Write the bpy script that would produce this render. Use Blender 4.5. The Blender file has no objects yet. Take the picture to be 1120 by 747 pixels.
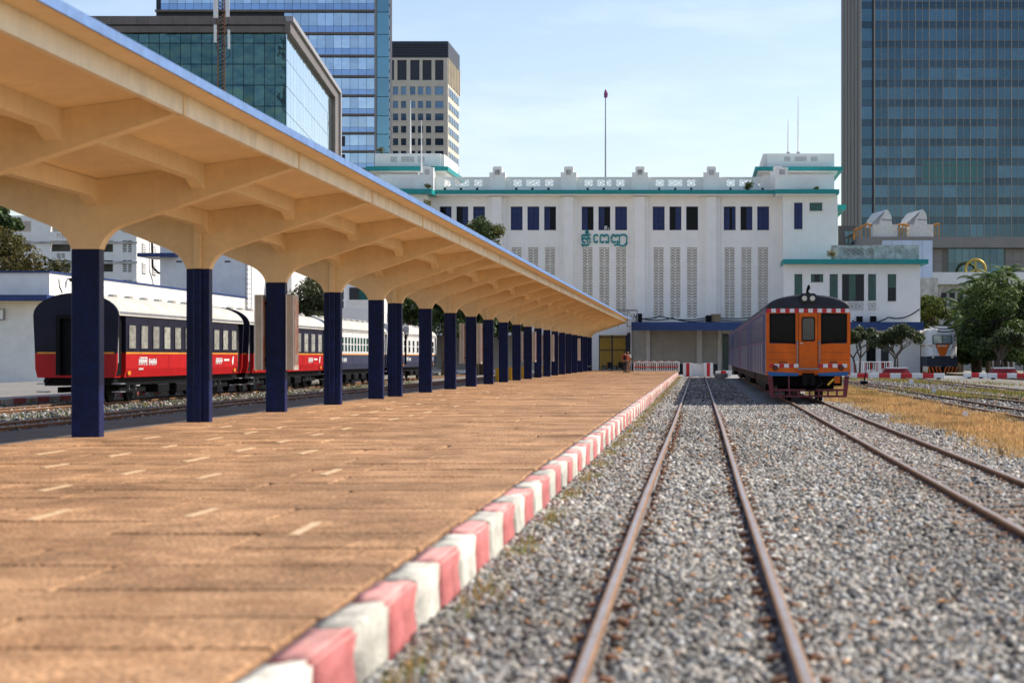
import bpy, bmesh, math, random
import numpy as np
from mathutils import Vector, Matrix
random.seed(7); rng = np.random.default_rng(11)
S = bpy.context.scene
C = S.collection
R = math.radians

# ---------------------------------------------------------------- camera, sky, sun, exposure
F, VX, VY, ZC = 2000.0, 764.0, 390.0, 1.59      # focal length in photo pixels, vanishing point of the tracks, eye height
cd = bpy.data.cameras.new('camera'); cam = bpy.data.objects.new('camera', cd); C.objects.link(cam)
cam.location = (0, 0, ZC); cam.rotation_euler = (R(90), 0, 0)
cd.sensor_width = 36; cd.lens = F / 1120 * 36
cd.shift_x = -(VX - 560) / 1120; cd.shift_y = (VY - 373.5) / 1120
cd.clip_start = 0.1; cd.clip_end = 9000
cd.dof.use_dof = True; cd.dof.focus_distance = 85; cd.dof.aperture_fstop = 2.0
S.camera = cam
SUN = Vector((0.95, 0.42, 1.0)).normalized()
w = bpy.data.worlds.new('World'); S.world = w; w.use_nodes = True
nt = w.node_tree; N = nt.nodes; L = nt.links
sky = N.new('ShaderNodeTexSky'); sky.sky_type = 'NISHITA'; sky.sun_disc = False
sky.sun_elevation = math.asin(SUN.z); sky.sun_rotation = math.atan2(SUN.x, SUN.y)
sky.air_density = 1.0; sky.dust_density = 0.9; sky.ozone_density = 1.1
tcw = N.new('ShaderNodeTexCoord'); mpw = N.new('ShaderNodeMapping'); mpw.inputs['Scale'].default_value = (3.0, 3.0, 16.0)
mpw.inputs['Rotation'].default_value = (0, R(22), 0)
nzw = N.new('ShaderNodeTexNoise'); nzw.inputs['Scale'].default_value = 1.7; nzw.inputs['Detail'].default_value = 6; nzw.inputs['Roughness'].default_value = .6
rpw = N.new('ShaderNodeValToRGB'); rpw.color_ramp.elements[0].position = .50; rpw.color_ramp.elements[1].position = .80
rpw.color_ramp.elements[1].color = (.16, .16, .16, 1)
mxw = N.new('ShaderNodeMix'); mxw.data_type = 'RGBA'
mxw.inputs[7].default_value = (9.5, 10.2, 10.6, 1)
L.new(tcw.outputs['Generated'], mpw.inputs[0]); L.new(mpw.outputs[0], nzw.inputs['Vector']); L.new(nzw.outputs[0], rpw.inputs[0])
L.new(rpw.outputs[0], mxw.inputs[0]); L.new(sky.outputs[0], mxw.inputs[6]); tnt = N.new('ShaderNodeVectorMath'); tnt.operation = 'MULTIPLY'; tnt.inputs[1].default_value = (1.04, .97, .98)
L.new(mxw.outputs[2], tnt.inputs[0]); L.new(tnt.outputs[0], N['Background'].inputs[0])
N['Background'].inputs[1].default_value = 0.125
sd = bpy.data.lights.new('sun', 'SUN'); sun = bpy.data.objects.new('sun', sd); C.objects.link(sun)
sd.energy = 4.0; sd.angle = R(.53); sd.color = (1, .94, .84)
sun.rotation_euler = SUN.to_track_quat('Z', 'Y').to_euler(); sun.location = (60, 30, 90)
S.view_settings.view_transform = 'Standard'; S.view_settings.look = 'None'
S.view_settings.exposure = 0.6; S.view_settings.gamma = 1

# ---------------------------------------------------------------- helpers
def px(x, Y): return (x - VX) * Y / F
def pz(y, Y): return ZC + (VY - y) * Y / F

def M(name, col, rough=.7, metal=0., var=.12, scale=2., bump=0., bscale=40., streak=0., spec=.5, rnd=0., col2=None, fine=0., blotch=0.):
    m = bpy.data.materials.new(name); m.use_nodes = True
    t = m.node_tree; n = t.nodes; l = t.links; b = n['Principled BSDF']
    b.inputs['Roughness'].default_value = rough; b.inputs['Metallic'].default_value = metal
    b.inputs['Specular IOR Level'].default_value = spec
    g = n.new('ShaderNodeNewGeometry'); c = None
    col = (*col[:3], 1)
    dark = (*(col2 if col2 else [x * (1 - 2.2 * var) for x in col[:3]]), 1)
    nz = n.new('ShaderNodeTexNoise'); nz.inputs['Scale'].default_value = scale; nz.inputs['Detail'].default_value = 7; nz.inputs['Roughness'].default_value = .65
    l.new(g.outputs['Position'], nz.inputs['Vector'])
    rp = n.new('ShaderNodeValToRGB'); rp.color_ramp.elements[0].position = .33; rp.color_ramp.elements[1].position = .62
    rp.color_ramp.elements[0].color = dark; rp.color_ramp.elements[1].color = col
    l.new(nz.outputs[0], rp.inputs[0]); c = rp.outputs[0]
    if streak:
        mp = n.new('ShaderNodeMapping'); mp.inputs['Scale'].default_value = (2.2, 2.2, .16)
        l.new(g.outputs['Position'], mp.inputs[0])
        n2 = n.new('ShaderNodeTexNoise'); n2.inputs['Scale'].default_value = 1.6; n2.inputs['Detail'].default_value = 8; n2.inputs['Roughness'].default_value = .7
        l.new(mp.outputs[0], n2.inputs['Vector'])
        r2 = n.new('ShaderNodeValToRGB'); r2.color_ramp.elements[0].position = .52; r2.color_ramp.elements[1].position = .78
        r2.color_ramp.elements[1].color = (streak,) * 3 + (1,)
        l.new(n2.outputs[0], r2.inputs[0])
        mx = n.new('ShaderNodeMix'); mx.data_type = 'RGBA'; mx.inputs[7].default_value = (col[0] * .34, col[1] * .33, col[2] * .30, 1)
        l.new(r2.outputs[0], mx.inputs[0]); l.new(c, mx.inputs[6]); c = mx.outputs[2]
    if fine:
        n3 = n.new('ShaderNodeTexNoise'); n3.inputs['Scale'].default_value = bscale; n3.inputs['Detail'].default_value = 4
        l.new(g.outputs['Position'], n3.inputs['Vector'])
        r3 = n.new('ShaderNodeMapRange'); r3.inputs[1].default_value = .3; r3.inputs[2].default_value = .7
        r3.inputs[3].default_value = 1 - fine; r3.inputs[4].default_value = 1 + fine
        l.new(n3.outputs[0], r3.inputs[0])
        v = n.new('ShaderNodeVectorMath'); v.operation = 'SCALE'; l.new(c, v.inputs[0]); l.new(r3.outputs[0], v.inputs['Scale']); c = v.outputs[0]
    if blotch:       # wide uneven dirt
        n5 = n.new('ShaderNodeTexNoise'); n5.inputs['Scale'].default_value = .8; n5.inputs['Detail'].default_value = 9; n5.inputs['Roughness'].default_value = .72
        l.new(g.outputs['Position'], n5.inputs['Vector'])
        r5 = n.new('ShaderNodeMapRange'); r5.inputs[1].default_value = .36; r5.inputs[2].default_value = .62; r5.inputs[3].default_value = 1 - blotch; r5.inputs[4].default_value = 1.12
        l.new(n5.outputs[0], r5.inputs[0])
        v = n.new('ShaderNodeVectorMath'); v.operation = 'SCALE'; l.new(c, v.inputs[0]); l.new(r5.outputs[0], v.inputs['Scale']); c = v.outputs[0]
    if rnd:
        oi = n.new('ShaderNodeObjectInfo'); r4 = n.new('ShaderNodeMapRange')
        r4.inputs[3].default_value = 1 - rnd; r4.inputs[4].default_value = 1 + rnd
        l.new(oi.outputs['Random'], r4.inputs[0])
        v = n.new('ShaderNodeVectorMath'); v.operation = 'SCALE'; l.new(c, v.inputs[0]); l.new(r4.outputs[0], v.inputs['Scale']); c = v.outputs[0]
    l.new(c, b.inputs['Base Color'])
    if bump:
        n4 = n.new('ShaderNodeTexNoise'); n4.inputs['Scale'].default_value = bscale; n4.inputs['Detail'].default_value = 5
        l.new(g.outputs['Position'], n4.inputs['Vector'])
        bp = n.new('ShaderNodeBump'); bp.inputs['Strength'].default_value = bump; bp.inputs['Distance'].default_value = .02
        l.new(n4.outputs[0], bp.inputs['Height']); l.new(bp.outputs[0], b.inputs['Normal'])
    return m

def glass(name, col, rough=.06, metal=.85, wav=.0, rnd=.25, wscale=.35):
    m = M(name, col, rough, metal, var=.05, scale=.2, rnd=rnd)
    t = m.node_tree; n = t.nodes; l = t.links; b = n['Principled BSDF']
    if wav:
        g = n.new('ShaderNodeNewGeometry'); z = n.new('ShaderNodeTexNoise'); z.inputs['Scale'].default_value = wscale; z.inputs['Detail'].default_value = 2
        l.new(g.outputs['Position'], z.inputs['Vector'])
        bp = n.new('ShaderNodeBump'); bp.inputs['Strength'].default_value = wav; bp.inputs['Distance'].default_value = .5
        l.new(z.outputs[0], bp.inputs['Height']); l.new(bp.outputs[0], b.inputs['Normal'])
    return m

def attr_mat(name, rough=.8, trans=0., spec=.3):
    m = bpy.data.materials.new(name); m.use_nodes = True; t = m.node_tree; n = t.nodes; l = t.links; b = n['Principled BSDF']
    a = n.new('ShaderNodeAttribute'); a.attribute_name = 'Col'
    l.new(a.outputs['Color'], b.inputs['Base Color']); b.inputs['Roughness'].default_value = rough; b.inputs['Specular IOR Level'].default_value = spec
    if trans:
        tr = n.new('ShaderNodeBsdfTranslucent'); mx = n.new('ShaderNodeMixShader'); mx.inputs[0].default_value = trans
        l.new(a.outputs['Color'], tr.inputs[0]); l.new(b.outputs[0], mx.inputs[1]); l.new(tr.outputs[0], mx.inputs[2])
        l.new(mx.outputs[0], n['Material Output'].inputs[0])
    return m

def emit(name, col, s):
    m = bpy.data.materials.new(name); m.use_nodes = True; b = m.node_tree.nodes['Principled BSDF']
    b.inputs['Base Color'].default_value = (*col, 1); b.inputs['Emission Color'].default_value = (*col, 1); b.inputs['Emission Strength'].default_value = s
    return m

class MB:
    def __init__(s): s.v = []; s.f = []; s.m = []; s.cur = 0
    def add(s, vs, fs):
        o = len(s.v); s.v += [tuple(v) for v in vs]
        for f in fs: s.f.append(tuple(i + o for i in f)); s.m.append(s.cur)
        return s
    def mat(s, i): s.cur = i; return s
    def box(s, x0, x1, y0, y1, z0, z1):
        if x0 > x1: x0, x1 = x1, x0
        if y0 > y1: y0, y1 = y1, y0
        if z0 > z1: z0, z1 = z1, z0
        return s.add([(x0, y0, z0), (x1, y0, z0), (x1, y1, z0), (x0, y1, z0), (x0, y0, z1), (x1, y0, z1), (x1, y1, z1), (x0, y1, z1)],
                     [(0, 3, 2, 1), (4, 5, 6, 7), (0, 1, 5, 4), (1, 2, 6, 5), (2, 3, 7, 6), (3, 0, 4, 7)])
    def prism(s, poly, a0, a1, axis='Y'):      # polygon in the plane across axis, extruded a0..a1
        n = len(poly)
        P = {'Y': lambda p, a: (p[0], a, p[1]), 'X': lambda p, a: (a, p[0], p[1]), 'Z': lambda p, a: (p[0], p[1], a)}[axis]
        vs = [P(p, a0) for p in poly] + [P(p, a1) for p in poly]
        fs = [tuple(range(n - 1, -1, -1)), tuple(range(n, 2 * n))] + [(i, (i + 1) % n, n + (i + 1) % n, n + i) for i in range(n)]
        return s.add(vs, fs)
    def tube(s, pts, r, n=8, cap=True):
        pts = [Vector(p) for p in pts]; rr = r if isinstance(r, (list, tuple)) else [r] * len(pts)
        o = len(s.v); prev = None
        for i, p in enumerate(pts):
            d = (pts[min(i + 1, len(pts) - 1)] - pts[max(i - 1, 0)]).normalized()
            u = d.orthogonal().normalized() if prev is None else (prev - d * prev.dot(d)).normalized()
            prev = u; v = d.cross(u)
            for k in range(n):
                a = 2 * math.pi * k / n; s.v.append(tuple(p + (u * math.cos(a) + v * math.sin(a)) * rr[i]))
        for i in range(len(pts) - 1):
            for k in range(n):
                s.f.append((o + i * n + k, o + i * n + (k + 1) % n, o + (i + 1) * n + (k + 1) % n, o + (i + 1) * n + k)); s.m.append(s.cur)
        if cap:
            s.f.append(tuple(o + k for k in range(n - 1, -1, -1))); s.m.append(s.cur)
            e = o + (len(pts) - 1) * n; s.f.append(tuple(e + k for k in range(n))); s.m.append(s.cur)
        return s
    def bar(s, a, b, wd, h=None):       # square bar between two points
        h = h or wd; a = Vector(a); b = Vector(b); d = (b - a).normalized()
        up = Vector((0, 0, 1)) if abs(d.z) < .95 else Vector((0, 1, 0))
        u = d.cross(up).normalized() * wd / 2; v = u.normalized().cross(d) * h / 2
        return s.add([a - u - v, a + u - v, a + u + v, a - u + v, b - u - v, b + u - v, b + u + v, b - u + v],
                     [(0, 3, 2, 1), (4, 5, 6, 7), (0, 1, 5, 4), (1, 2, 6, 5), (2, 3, 7, 6), (3, 0, 4, 7)])
    def disc(s, c, r, y0, y1, n=16):     # short cylinder along Y
        return s.prism([(c[0] + r * math.cos(2 * math.pi * k / n), c[1] + r * math.sin(2 * math.pi * k / n)) for k in range(n)], y0, y1)
    def cylx(s, c, r, x0, x1, n=16):
        return s.prism([(c[0] + r * math.cos(2 * math.pi * k / n), c[1] + r * math.sin(2 * math.pi * k / n)) for k in range(n)], x0, x1, 'X')
    def wall(s, x0, x1, z0, z1, y0, y1, holes):    # solid wall with rectangular openings
        xs = sorted({x0, x1, *[h[0] for h in holes], *[h[1] for h in holes]}); zs = sorted({z0, z1, *[h[2] for h in holes], *[h[3] for h in holes]})
        xs = [x for x in xs if x0 <= x <= x1]; zs = [z for z in zs if z0 <= z <= z1]
        for k in range(len(zs) - 1):
            run = None; zc = (zs[k] + zs[k + 1]) / 2
            for i in range(len(xs) - 1):
                xc = (xs[i] + xs[i + 1]) / 2
                solid = not any(h[0] < xc < h[1] and h[2] < zc < h[3] for h in holes)
                if solid and run is None: run = xs[i]
                if not solid and run is not None: s.box(run, xs[i], y0, y1, zs[k], zs[k + 1]); run = None
            if run is not None: s.box(run, xs[-1], y0, y1, zs[k], zs[k + 1])
        return s
    def build(s, name, mats, parent=None, smooth=False, loc=None, world=True, fix=True):
        me = bpy.data.meshes.new(name)
        off = Vector((0, 0, 0)); p = parent
        if world:
            while p is not None: off += p.location; p = p.parent
        if loc is not None: off = Vector(loc)
        me.from_pydata([(v[0] - off.x, v[1] - off.y, v[2] - off.z) for v in s.v], [], s.f)
        if not isinstance(mats, (list, tuple)): mats = [mats]
        for m in mats: me.materials.append(m)
        if len(mats) > 1: me.polygons.foreach_set('material_index', s.m)
        if fix:
            bm = bmesh.new(); bm.from_mesh(me); bmesh.ops.recalc_face_normals(bm, faces=bm.faces); bm.to_mesh(me); bm.free()
        if smooth: me.polygons.foreach_set('use_smooth', [True] * len(me.polygons))
        o = bpy.data.objects.new(name, me); C.objects.link(o); o.parent = parent
        if loc is not None: o.location = loc
        return o

def tag(o, label=None, cat=None, group=None, kind=None):
    if label: o['label'] = label
    if cat: o['category'] = cat
    if group: o['group'] = group
    if kind: o['kind'] = kind
    return o
def thing(name, label, cat, loc=(0, 0, 0), group=None):
    o = bpy.data.objects.new(name, None); C.objects.link(o); o.location = loc; o.empty_display_size = .2
    return tag(o, label, cat, group)
def struct(o): o['kind'] = 'structure'; return o
def off_of(p):
    o = Vector((0, 0, 0))
    while p is not None: o += p.location; p = p.parent
    return o
_cache = {}
def piece(name, mat, parent, x0, x1, y0, y1, z0, z1, rot=None, bev=0.):
    """a box-shaped piece; alike pieces share one mesh"""
    d = (abs(x1 - x0), abs(y1 - y0), abs(z1 - z0)); k = (name, mat.name, *[round(a, 3) for a in d], bev)
    if k not in _cache:
        me = bpy.data.meshes.new(name); bm = bmesh.new(); bmesh.ops.create_cube(bm, size=1)
        for v in bm.verts: v.co = Vector((v.co.x * d[0], v.co.y * d[1], v.co.z * d[2]))
        if bev: bmesh.ops.bevel(bm, geom=list(bm.edges), offset=bev, segments=1, affect='EDGES')
        bm.to_mesh(me); bm.free(); me.materials.append(mat); _cache[k] = me
    o = bpy.data.objects.new(name, _cache[k]); C.objects.link(o); o.parent = parent
    o.location = Vector(((x0 + x1) / 2, (y0 + y1) / 2, (z0 + z1) / 2)) - off_of(parent)
    if rot: o.rotation_euler = rot
    return o
def copy_tree(o, parent=None):
    c = o.copy(); C.objects.link(c); c.parent = parent
    for ch in list(o.children): copy_tree(ch, c)
    return c
def np_mesh(name, V, Fq, col, mat, parent=None):
    """fast mesh from arrays: V (n,3), Fq (m,k), col (n,3) vertex colours"""
    me = bpy.data.meshes.new(name); k = Fq.shape[1]
    me.vertices.add(len(V)); me.vertices.foreach_set('co', V.astype(np.float32).ravel())
    me.loops.add(Fq.size); me.loops.foreach_set('vertex_index', Fq.astype(np.int32).ravel())
    me.polygons.add(len(Fq)); me.polygons.foreach_set('loop_start', np.arange(0, Fq.size, k, dtype=np.int32))
    me.polygons.foreach_set('loop_total', np.full(len(Fq), k, dtype=np.int32))
    a = me.attributes.new('Col', 'FLOAT_COLOR', 'POINT')
    a.data.foreach_set('color', np.concatenate([col, np.ones((len(col), 1))], 1).astype(np.float32).ravel())
    me.materials.append(mat); me.update(calc_edges=True); me.validate()
    o = bpy.data.objects.new(name, me); C.objects.link(o); o.parent = parent
    return o

# ---------------------------------------------------------------- materials
m_white = M('white_paint', (.87, .845, .80), .75, var=.03, scale=.8, streak=.12)
m_white2 = M('white_render', (.83, .80, .76), .8, var=.05, scale=1.2, streak=.14)
m_stain = M('stained_concrete', (.55, .54, .51), .9, var=.25, scale=1.5, streak=.85)
m_teal = M('teal_paint', (.0, .26, .255), .5, var=.08, scale=2)
m_blue = M('blue_paint', (.008, .035, .16), .45, var=.18, scale=3)
m_column = M('column_blue_paint', (.003, .013, .085), .45, var=.2, scale=5, streak=.4, spec=.22, fine=.25, bscale=14, blotch=.3)
m_awning = M('awning_blue_paint', (.006, .042, .17), .5, var=.12, scale=3, streak=.3)
m_cream = M('cream_paint', (.85, .675, .385), .75, var=.05, scale=1.0, streak=.18, fine=.04, bscale=9)
m_fascia = M('cream_fascia_paint', (.86, .78, .56), .7, var=.08, scale=2.2, streak=.35)
m_edge = M('pale_blue_edge', (.13, .24, .48), .6, var=.14, scale=5, streak=.3)
m_rust = M('rusty_rail_side', (.20, .085, .038), .85, var=.2, scale=9)
m_railtop = M('worn_rail_head', (.38, .355, .34), .42, .4, var=.2, scale=3, col2=(.34, .25, .19))
m_railedge = M('rail_head_edge', (.30, .16, .075), .7, var=.2, scale=5)
m_sleeper = M('sleeper', (.15, .11, .08), .85, var=.22, scale=6)
m_sleeper2 = M('steel_sleeper', (.22, .15, .10), .8, var=.22, scale=6)
m_ballast = M('ballast', (.30, .29, .275), .9, var=.16, scale=.9, bump=.9, bscale=24, fine=.55, col2=(.19, .18, .17))
m_yard = M('yard_ballast', (.17, .155, .135), .9, var=.2, scale=.35, bump=.8, bscale=18, fine=.45, col2=(.17, .14, .10))  # colour lowered to stand in for stone shadows facing the camera
m_ground = M('ground', (.22, .19, .15), .95, var=.25, scale=.08, fine=.3, bscale=6, col2=(.10, .12, .05))
m_paver = M('brown_paver', (.445, .258, .135), .9, var=.14, scale=2.2, bump=.8, bscale=34, fine=.7, rnd=.12, col2=(.29, .155, .075), spec=.2, blotch=.42)
m_joint = M('joint_dirt', (.15, .09, .052), .95, var=.3, scale=1.5, col2=(.07, .045, .03))
m_asphalt = M('grey_concrete_strip', (.12, .105, .095), .9, var=.2, scale=1)
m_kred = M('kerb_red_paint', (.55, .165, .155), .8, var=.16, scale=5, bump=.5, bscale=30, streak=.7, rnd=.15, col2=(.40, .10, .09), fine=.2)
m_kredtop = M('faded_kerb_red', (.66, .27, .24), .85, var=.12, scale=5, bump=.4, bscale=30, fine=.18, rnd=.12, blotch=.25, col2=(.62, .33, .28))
m_kwhite = M('kerb_white_paint', (.68, .64, .54), .85, var=.2, scale=4, bump=.5, bscale=30, streak=.9, rnd=.12, fine=.2, blotch=.25)
m_dash = M('worn_line_paint', (.62, .47, .29), .85, var=.22, scale=14, col2=(.46, .28, .14))
m_black = M('black_metal', (.004, .004, .005), .6, spec=.15, var=.2, scale=4)
m_dark = M('dark_opening', (.008, .009, .011), .5, var=.1)
m_glassdark = M('dark_glass', (.004, .005, .007), .08, spec=.12, var=.05)
m_grey = M('grey_metal', (.30, .30, .31), .5, .3, var=.12)
m_red = M('red_paint', (.42, .02, .022), .45, var=.1)
m_wpaint = M('white_gloss', (.78, .78, .76), .4, var=.04)
m_yellow = M('yellow_plastic', (.72, .42, .02), .5, var=.08)
m_orange = M('orange_paint', (.74, .135, .002), .45, spec=.3, var=.09, scale=2.2, streak=.22, blotch=.15)
m_rgrey = M('roof_grey', (.035, .036, .045), .6, spec=.25, var=.15, scale=2)
m_green = M('green_glass', (.015, .085, .075), .2, var=.15, scale=2)
m_navyshut = M('navy_shutter', (.006, .022, .12), .55, var=.2, scale=3)
m_beige = M('beige_stone', (.64, .575, .47), .8, var=.06, scale=.3, rnd=.05)
m_louvre = M('dark_louvre', (.035, .042, .06), .6, var=.1)

# ---------------------------------------------------------------- ground, platform and tracks
def sheet(name, x0, x1, y0, y1, z, mat):
    return struct(MB().add([(x0, y0, z), (x1, y0, z), (x1, y1, z), (x0, y1, z)], [(0, 1, 2, 3)]).build(name, mat))
sheet('ground', -4000, 4000, -400, 7000, -.03, m_ground)
sheet('ballast_bed', -1.64, 5.46, -2, 162, -.012, m_ballast)
sheet('yard_ballast', 7.49, 34, 10, 131, -.012, m_yard)
sheet('left_ballast', -22.4, -11.8, -2, 175, -.012, m_yard)
sheet('forecourt', 5.2, 60, 131.2, 168, -.004, M('forecourt_paving', (.28, .27, .25), .9, var=.15))

plat = bpy.data.objects.new('platform', None); C.objects.link(plat); struct(plat)
MB().box(-11.9, -1.84, -42, 171.8, -.1, .268).build('platform_base', m_joint, plat)
MB().box(-11.95, -10.2, -42, 171.8, 0, .296).build('platform_strip', m_asphalt, plat)
# paving slabs: 300 nearest as pieces, the rest joined
rows = []
y = -40.0; k = 0; 
far = MB(); cnt = 0
while y < 171:
    dy = random.uniform(.98, 1.2)
    xs = [-10.18]; x = -10.18 + (1.15 if k % 2 else 2.3) * random.uniform(.85, 1.05)
    while x < -2.6: xs.append(x); x += random.uniform(2.1, 2.5)
    xs.append(-1.86)
    for a, b in zip(xs, xs[1:]):
        g = random.uniform(.012, .03); dz = random.uniform(-.006, .006); y1 = min(y + dy, 171.6)
        if cnt < 300 and y > 6.0:
            piece('paving_slab', m_paver, plat, a + g, b - g, y + g * 1.1, y1 - g * 1.1, .24, .30 + dz, rot=(random.uniform(-.003, .003), random.uniform(-.0015, .0015), random.uniform(-.008, .008)), bev=.012); cnt += 1
        else: far.box(a + g, b - g, y + g * .9, y1 - g * .9, .24, .30 + dz)
    y += dy; k += 1
tag(far.build('paving', m_paver, plat), kind='stuff')
# kerb blocks
def kerb_mesh(mat, top, i):
    me = bpy.data.meshes.new('kerb_block'); bm = bmesh.new(); bmesh.ops.create_cube(bm, size=1)
    for v in bm.verts: v.co = Vector((v.co.x * .22, v.co.y * .912, v.co.z * .42))
    bmesh.ops.subdivide_edges(bm, edges=list(bm.edges), cuts=2, use_grid_fill=True)
    bmesh.ops.bevel(bm, geom=[e for e in bm.edges if len(e.link_faces) == 2 and e.calc_face_angle() > .5], offset=.016, segments=2, affect='EDGES')
    r = random.Random(i)
    for v in bm.verts: v.co += Vector((r.uniform(-.010, .010), r.uniform(-.007, .007), r.uniform(-.010, .010)))
    for f in bm.faces: f.smooth = True
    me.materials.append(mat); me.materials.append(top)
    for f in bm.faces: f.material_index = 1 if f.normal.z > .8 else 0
    bm.to_mesh(me); bm.free(); return me
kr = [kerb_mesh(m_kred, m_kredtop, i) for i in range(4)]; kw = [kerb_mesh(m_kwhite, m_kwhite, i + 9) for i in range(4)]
y = 10.52 - .93 * 30; i = 0
while y < 147.5:
    o = bpy.data.objects.new('kerb_block', random.choice(kw if i % 2 == 0 else kr)); C.objects.link(o); o.parent = plat
    o.location = (-1.73 + random.uniform(-.008, .008), y + .465, .095 + random.uniform(-.006, .006)); o.rotation_euler = (0, random.uniform(-.012, .012), random.uniform(-.006, .006))
    y += .93; i += 1
# painted dashes
for X, Y0, n, p in ((-7.6, 21.7, 26, 2.33), (-6.3, 18.0, 20, 2.45), (-5.28, 14.9, 3, 4.9), (-4.1, 15.2, 2, 5.2), (-2.94, 13.7, 1, 4), (-8.7, 24.5, 12, 4.6)):
    for q in range(n):
        if q > 2 and random.random() < .25: continue
        yy = Y0 + q * p - .5
        piece('painted_dash', m_dash, plat, X - .038, X + .038, yy, yy + random.uniform(.75, 1.1), .300, .3075, rot=(0, 0, random.uniform(-.03, .03)))

def rail_mb(pts, head=.07, h=.16, top=.10):
    mb = MB()
    prof = [(-.065, top - h), (.065, top - h), (.06, top - h + .015), (.012, top - h + .035), (.012, top - .04), (head / 2, top - .03), (head / 2, top - .006), (head / 2 - .016, top), (-head / 2 + .016, top), (-head / 2, top - .006), (-head / 2, top - .03), (-.012, top - .04), (-.012, top - h + .035), (-.06, top - h + .015)]
    n = len(prof); o = 0
    for i, (x, y) in enumerate(pts):
        mb.v += [(x + p[0], y, p[1]) for p in prof]
        if i:
            for k in range(n):
                mb.f.append((o - n + k, o - n + (k + 1) % n, o + (k + 1) % n, o + k)); mb.m.append(1 if k == 7 else 2 if k in (5, 6, 8, 9) else 0)
        o += n
    mb.f.append(tuple(range(n))); mb.m.append(0); mb.f.append(tuple(range(o - 1, o - n - 1, -1))); mb.m.append(0)
    return mb
def track(name, pts, sl=None, sl_y=(0, 0), sl_z=-.045, pitch=.66, smat=None, clips=0):
    t = bpy.data.objects.new(name, None); C.objects.link(t); struct(t)
    for s in (-.53, .53): rail_mb([(x + s, y) for x, y in pts]).build('rail', [m_rust, m_railtop, m_railedge], t, fix=False)
    def xat(y):
        for (x0, y0), (x1, y1) in zip(pts, pts[1:]):
            if y0 <= y <= y1: return x0 + (x1 - x0) * (y - y0) / (y1 - y0)
        return pts[-1][0]
    if smat:
        y = sl_y[0]; n = 0
        while y < sl_y[1]:
            X = xat(y)
            piece('sleeper', smat, t, X - .98, X + .98, y - .11, y + .11, sl_z - .13, sl_z, bev=.012, rot=(0, 0, random.uniform(-.01, .01)))
            if n < clips:
                for s in (-.53, .53):
                    for e in (-1, 1):
                        c = X + s + e * .105
                        piece('rail_clip', m_rust, t, c - .04, c + .04, y - .035, y + .035, -.05, .045, bev=.012, rot=(0, e * .25, random.uniform(-.2, .2)))
            y += pitch; n += 1
    return t
track('main_track', [(-.02, 4), (-.045, 20), (-.02, 40), (-.03, 90), (-.04, 142)], True, (6.2, 60), -.028, .66, m_sleeper, 70)
track('railcar_track', [(3.26, 6), (3.32, 14), (3.36, 20), (3.50, 45), (3.6, 62), (3.64, 138)], True, (6.2, 60), .03, .66, m_sleeper2, 60)
track('yard_track', [(8.62, 20), (8.62, 100), (8.62, 160)], True, (26, 125), -.008, .66, m_sleeper)
track('diverging_track', [(11.9, 40), (11.3, 62), (10.4, 78), (9.3, 96), (8.75, 112)], True, (42, 111), -.006, .66, m_sleeper)
track('siding_track', [(14.2, 40), (14.2, 95), (14.6, 120), (15.5, 136)], True, (52, 124), -.008, .66, m_sleeper)
track('locomotive_track', [(22.9, 95), (22.4, 130), (21.9, 160), (21.9, 190)], None)
track('left_track', [(-15.3, 5), (-15.3, 172)], True, (24, 110), -.01, .66, m_sleeper2)
track('coach_track', [(-19.75, 5), (-19.75, 172)], True, (24, 60), -.01, .66, m_sleeper2)
# low far platform on the left
lp = bpy.data.objects.new('left_platform', None); C.objects.link(lp); struct(lp)
MB().box(-37, -22.72, 20, 175, -.1, .2).build('platform_base', M('left_platform_concrete', (.24, .22, .19), .9, var=.2), lp)
for i in range(70):
    piece('kerb_block', m_kred if i % 2 else m_kwhite, lp, -22.71, -22.5, 26 + i * 1.1, 27.08 + i * 1.1, -.1, .215, bev=.012)

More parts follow.
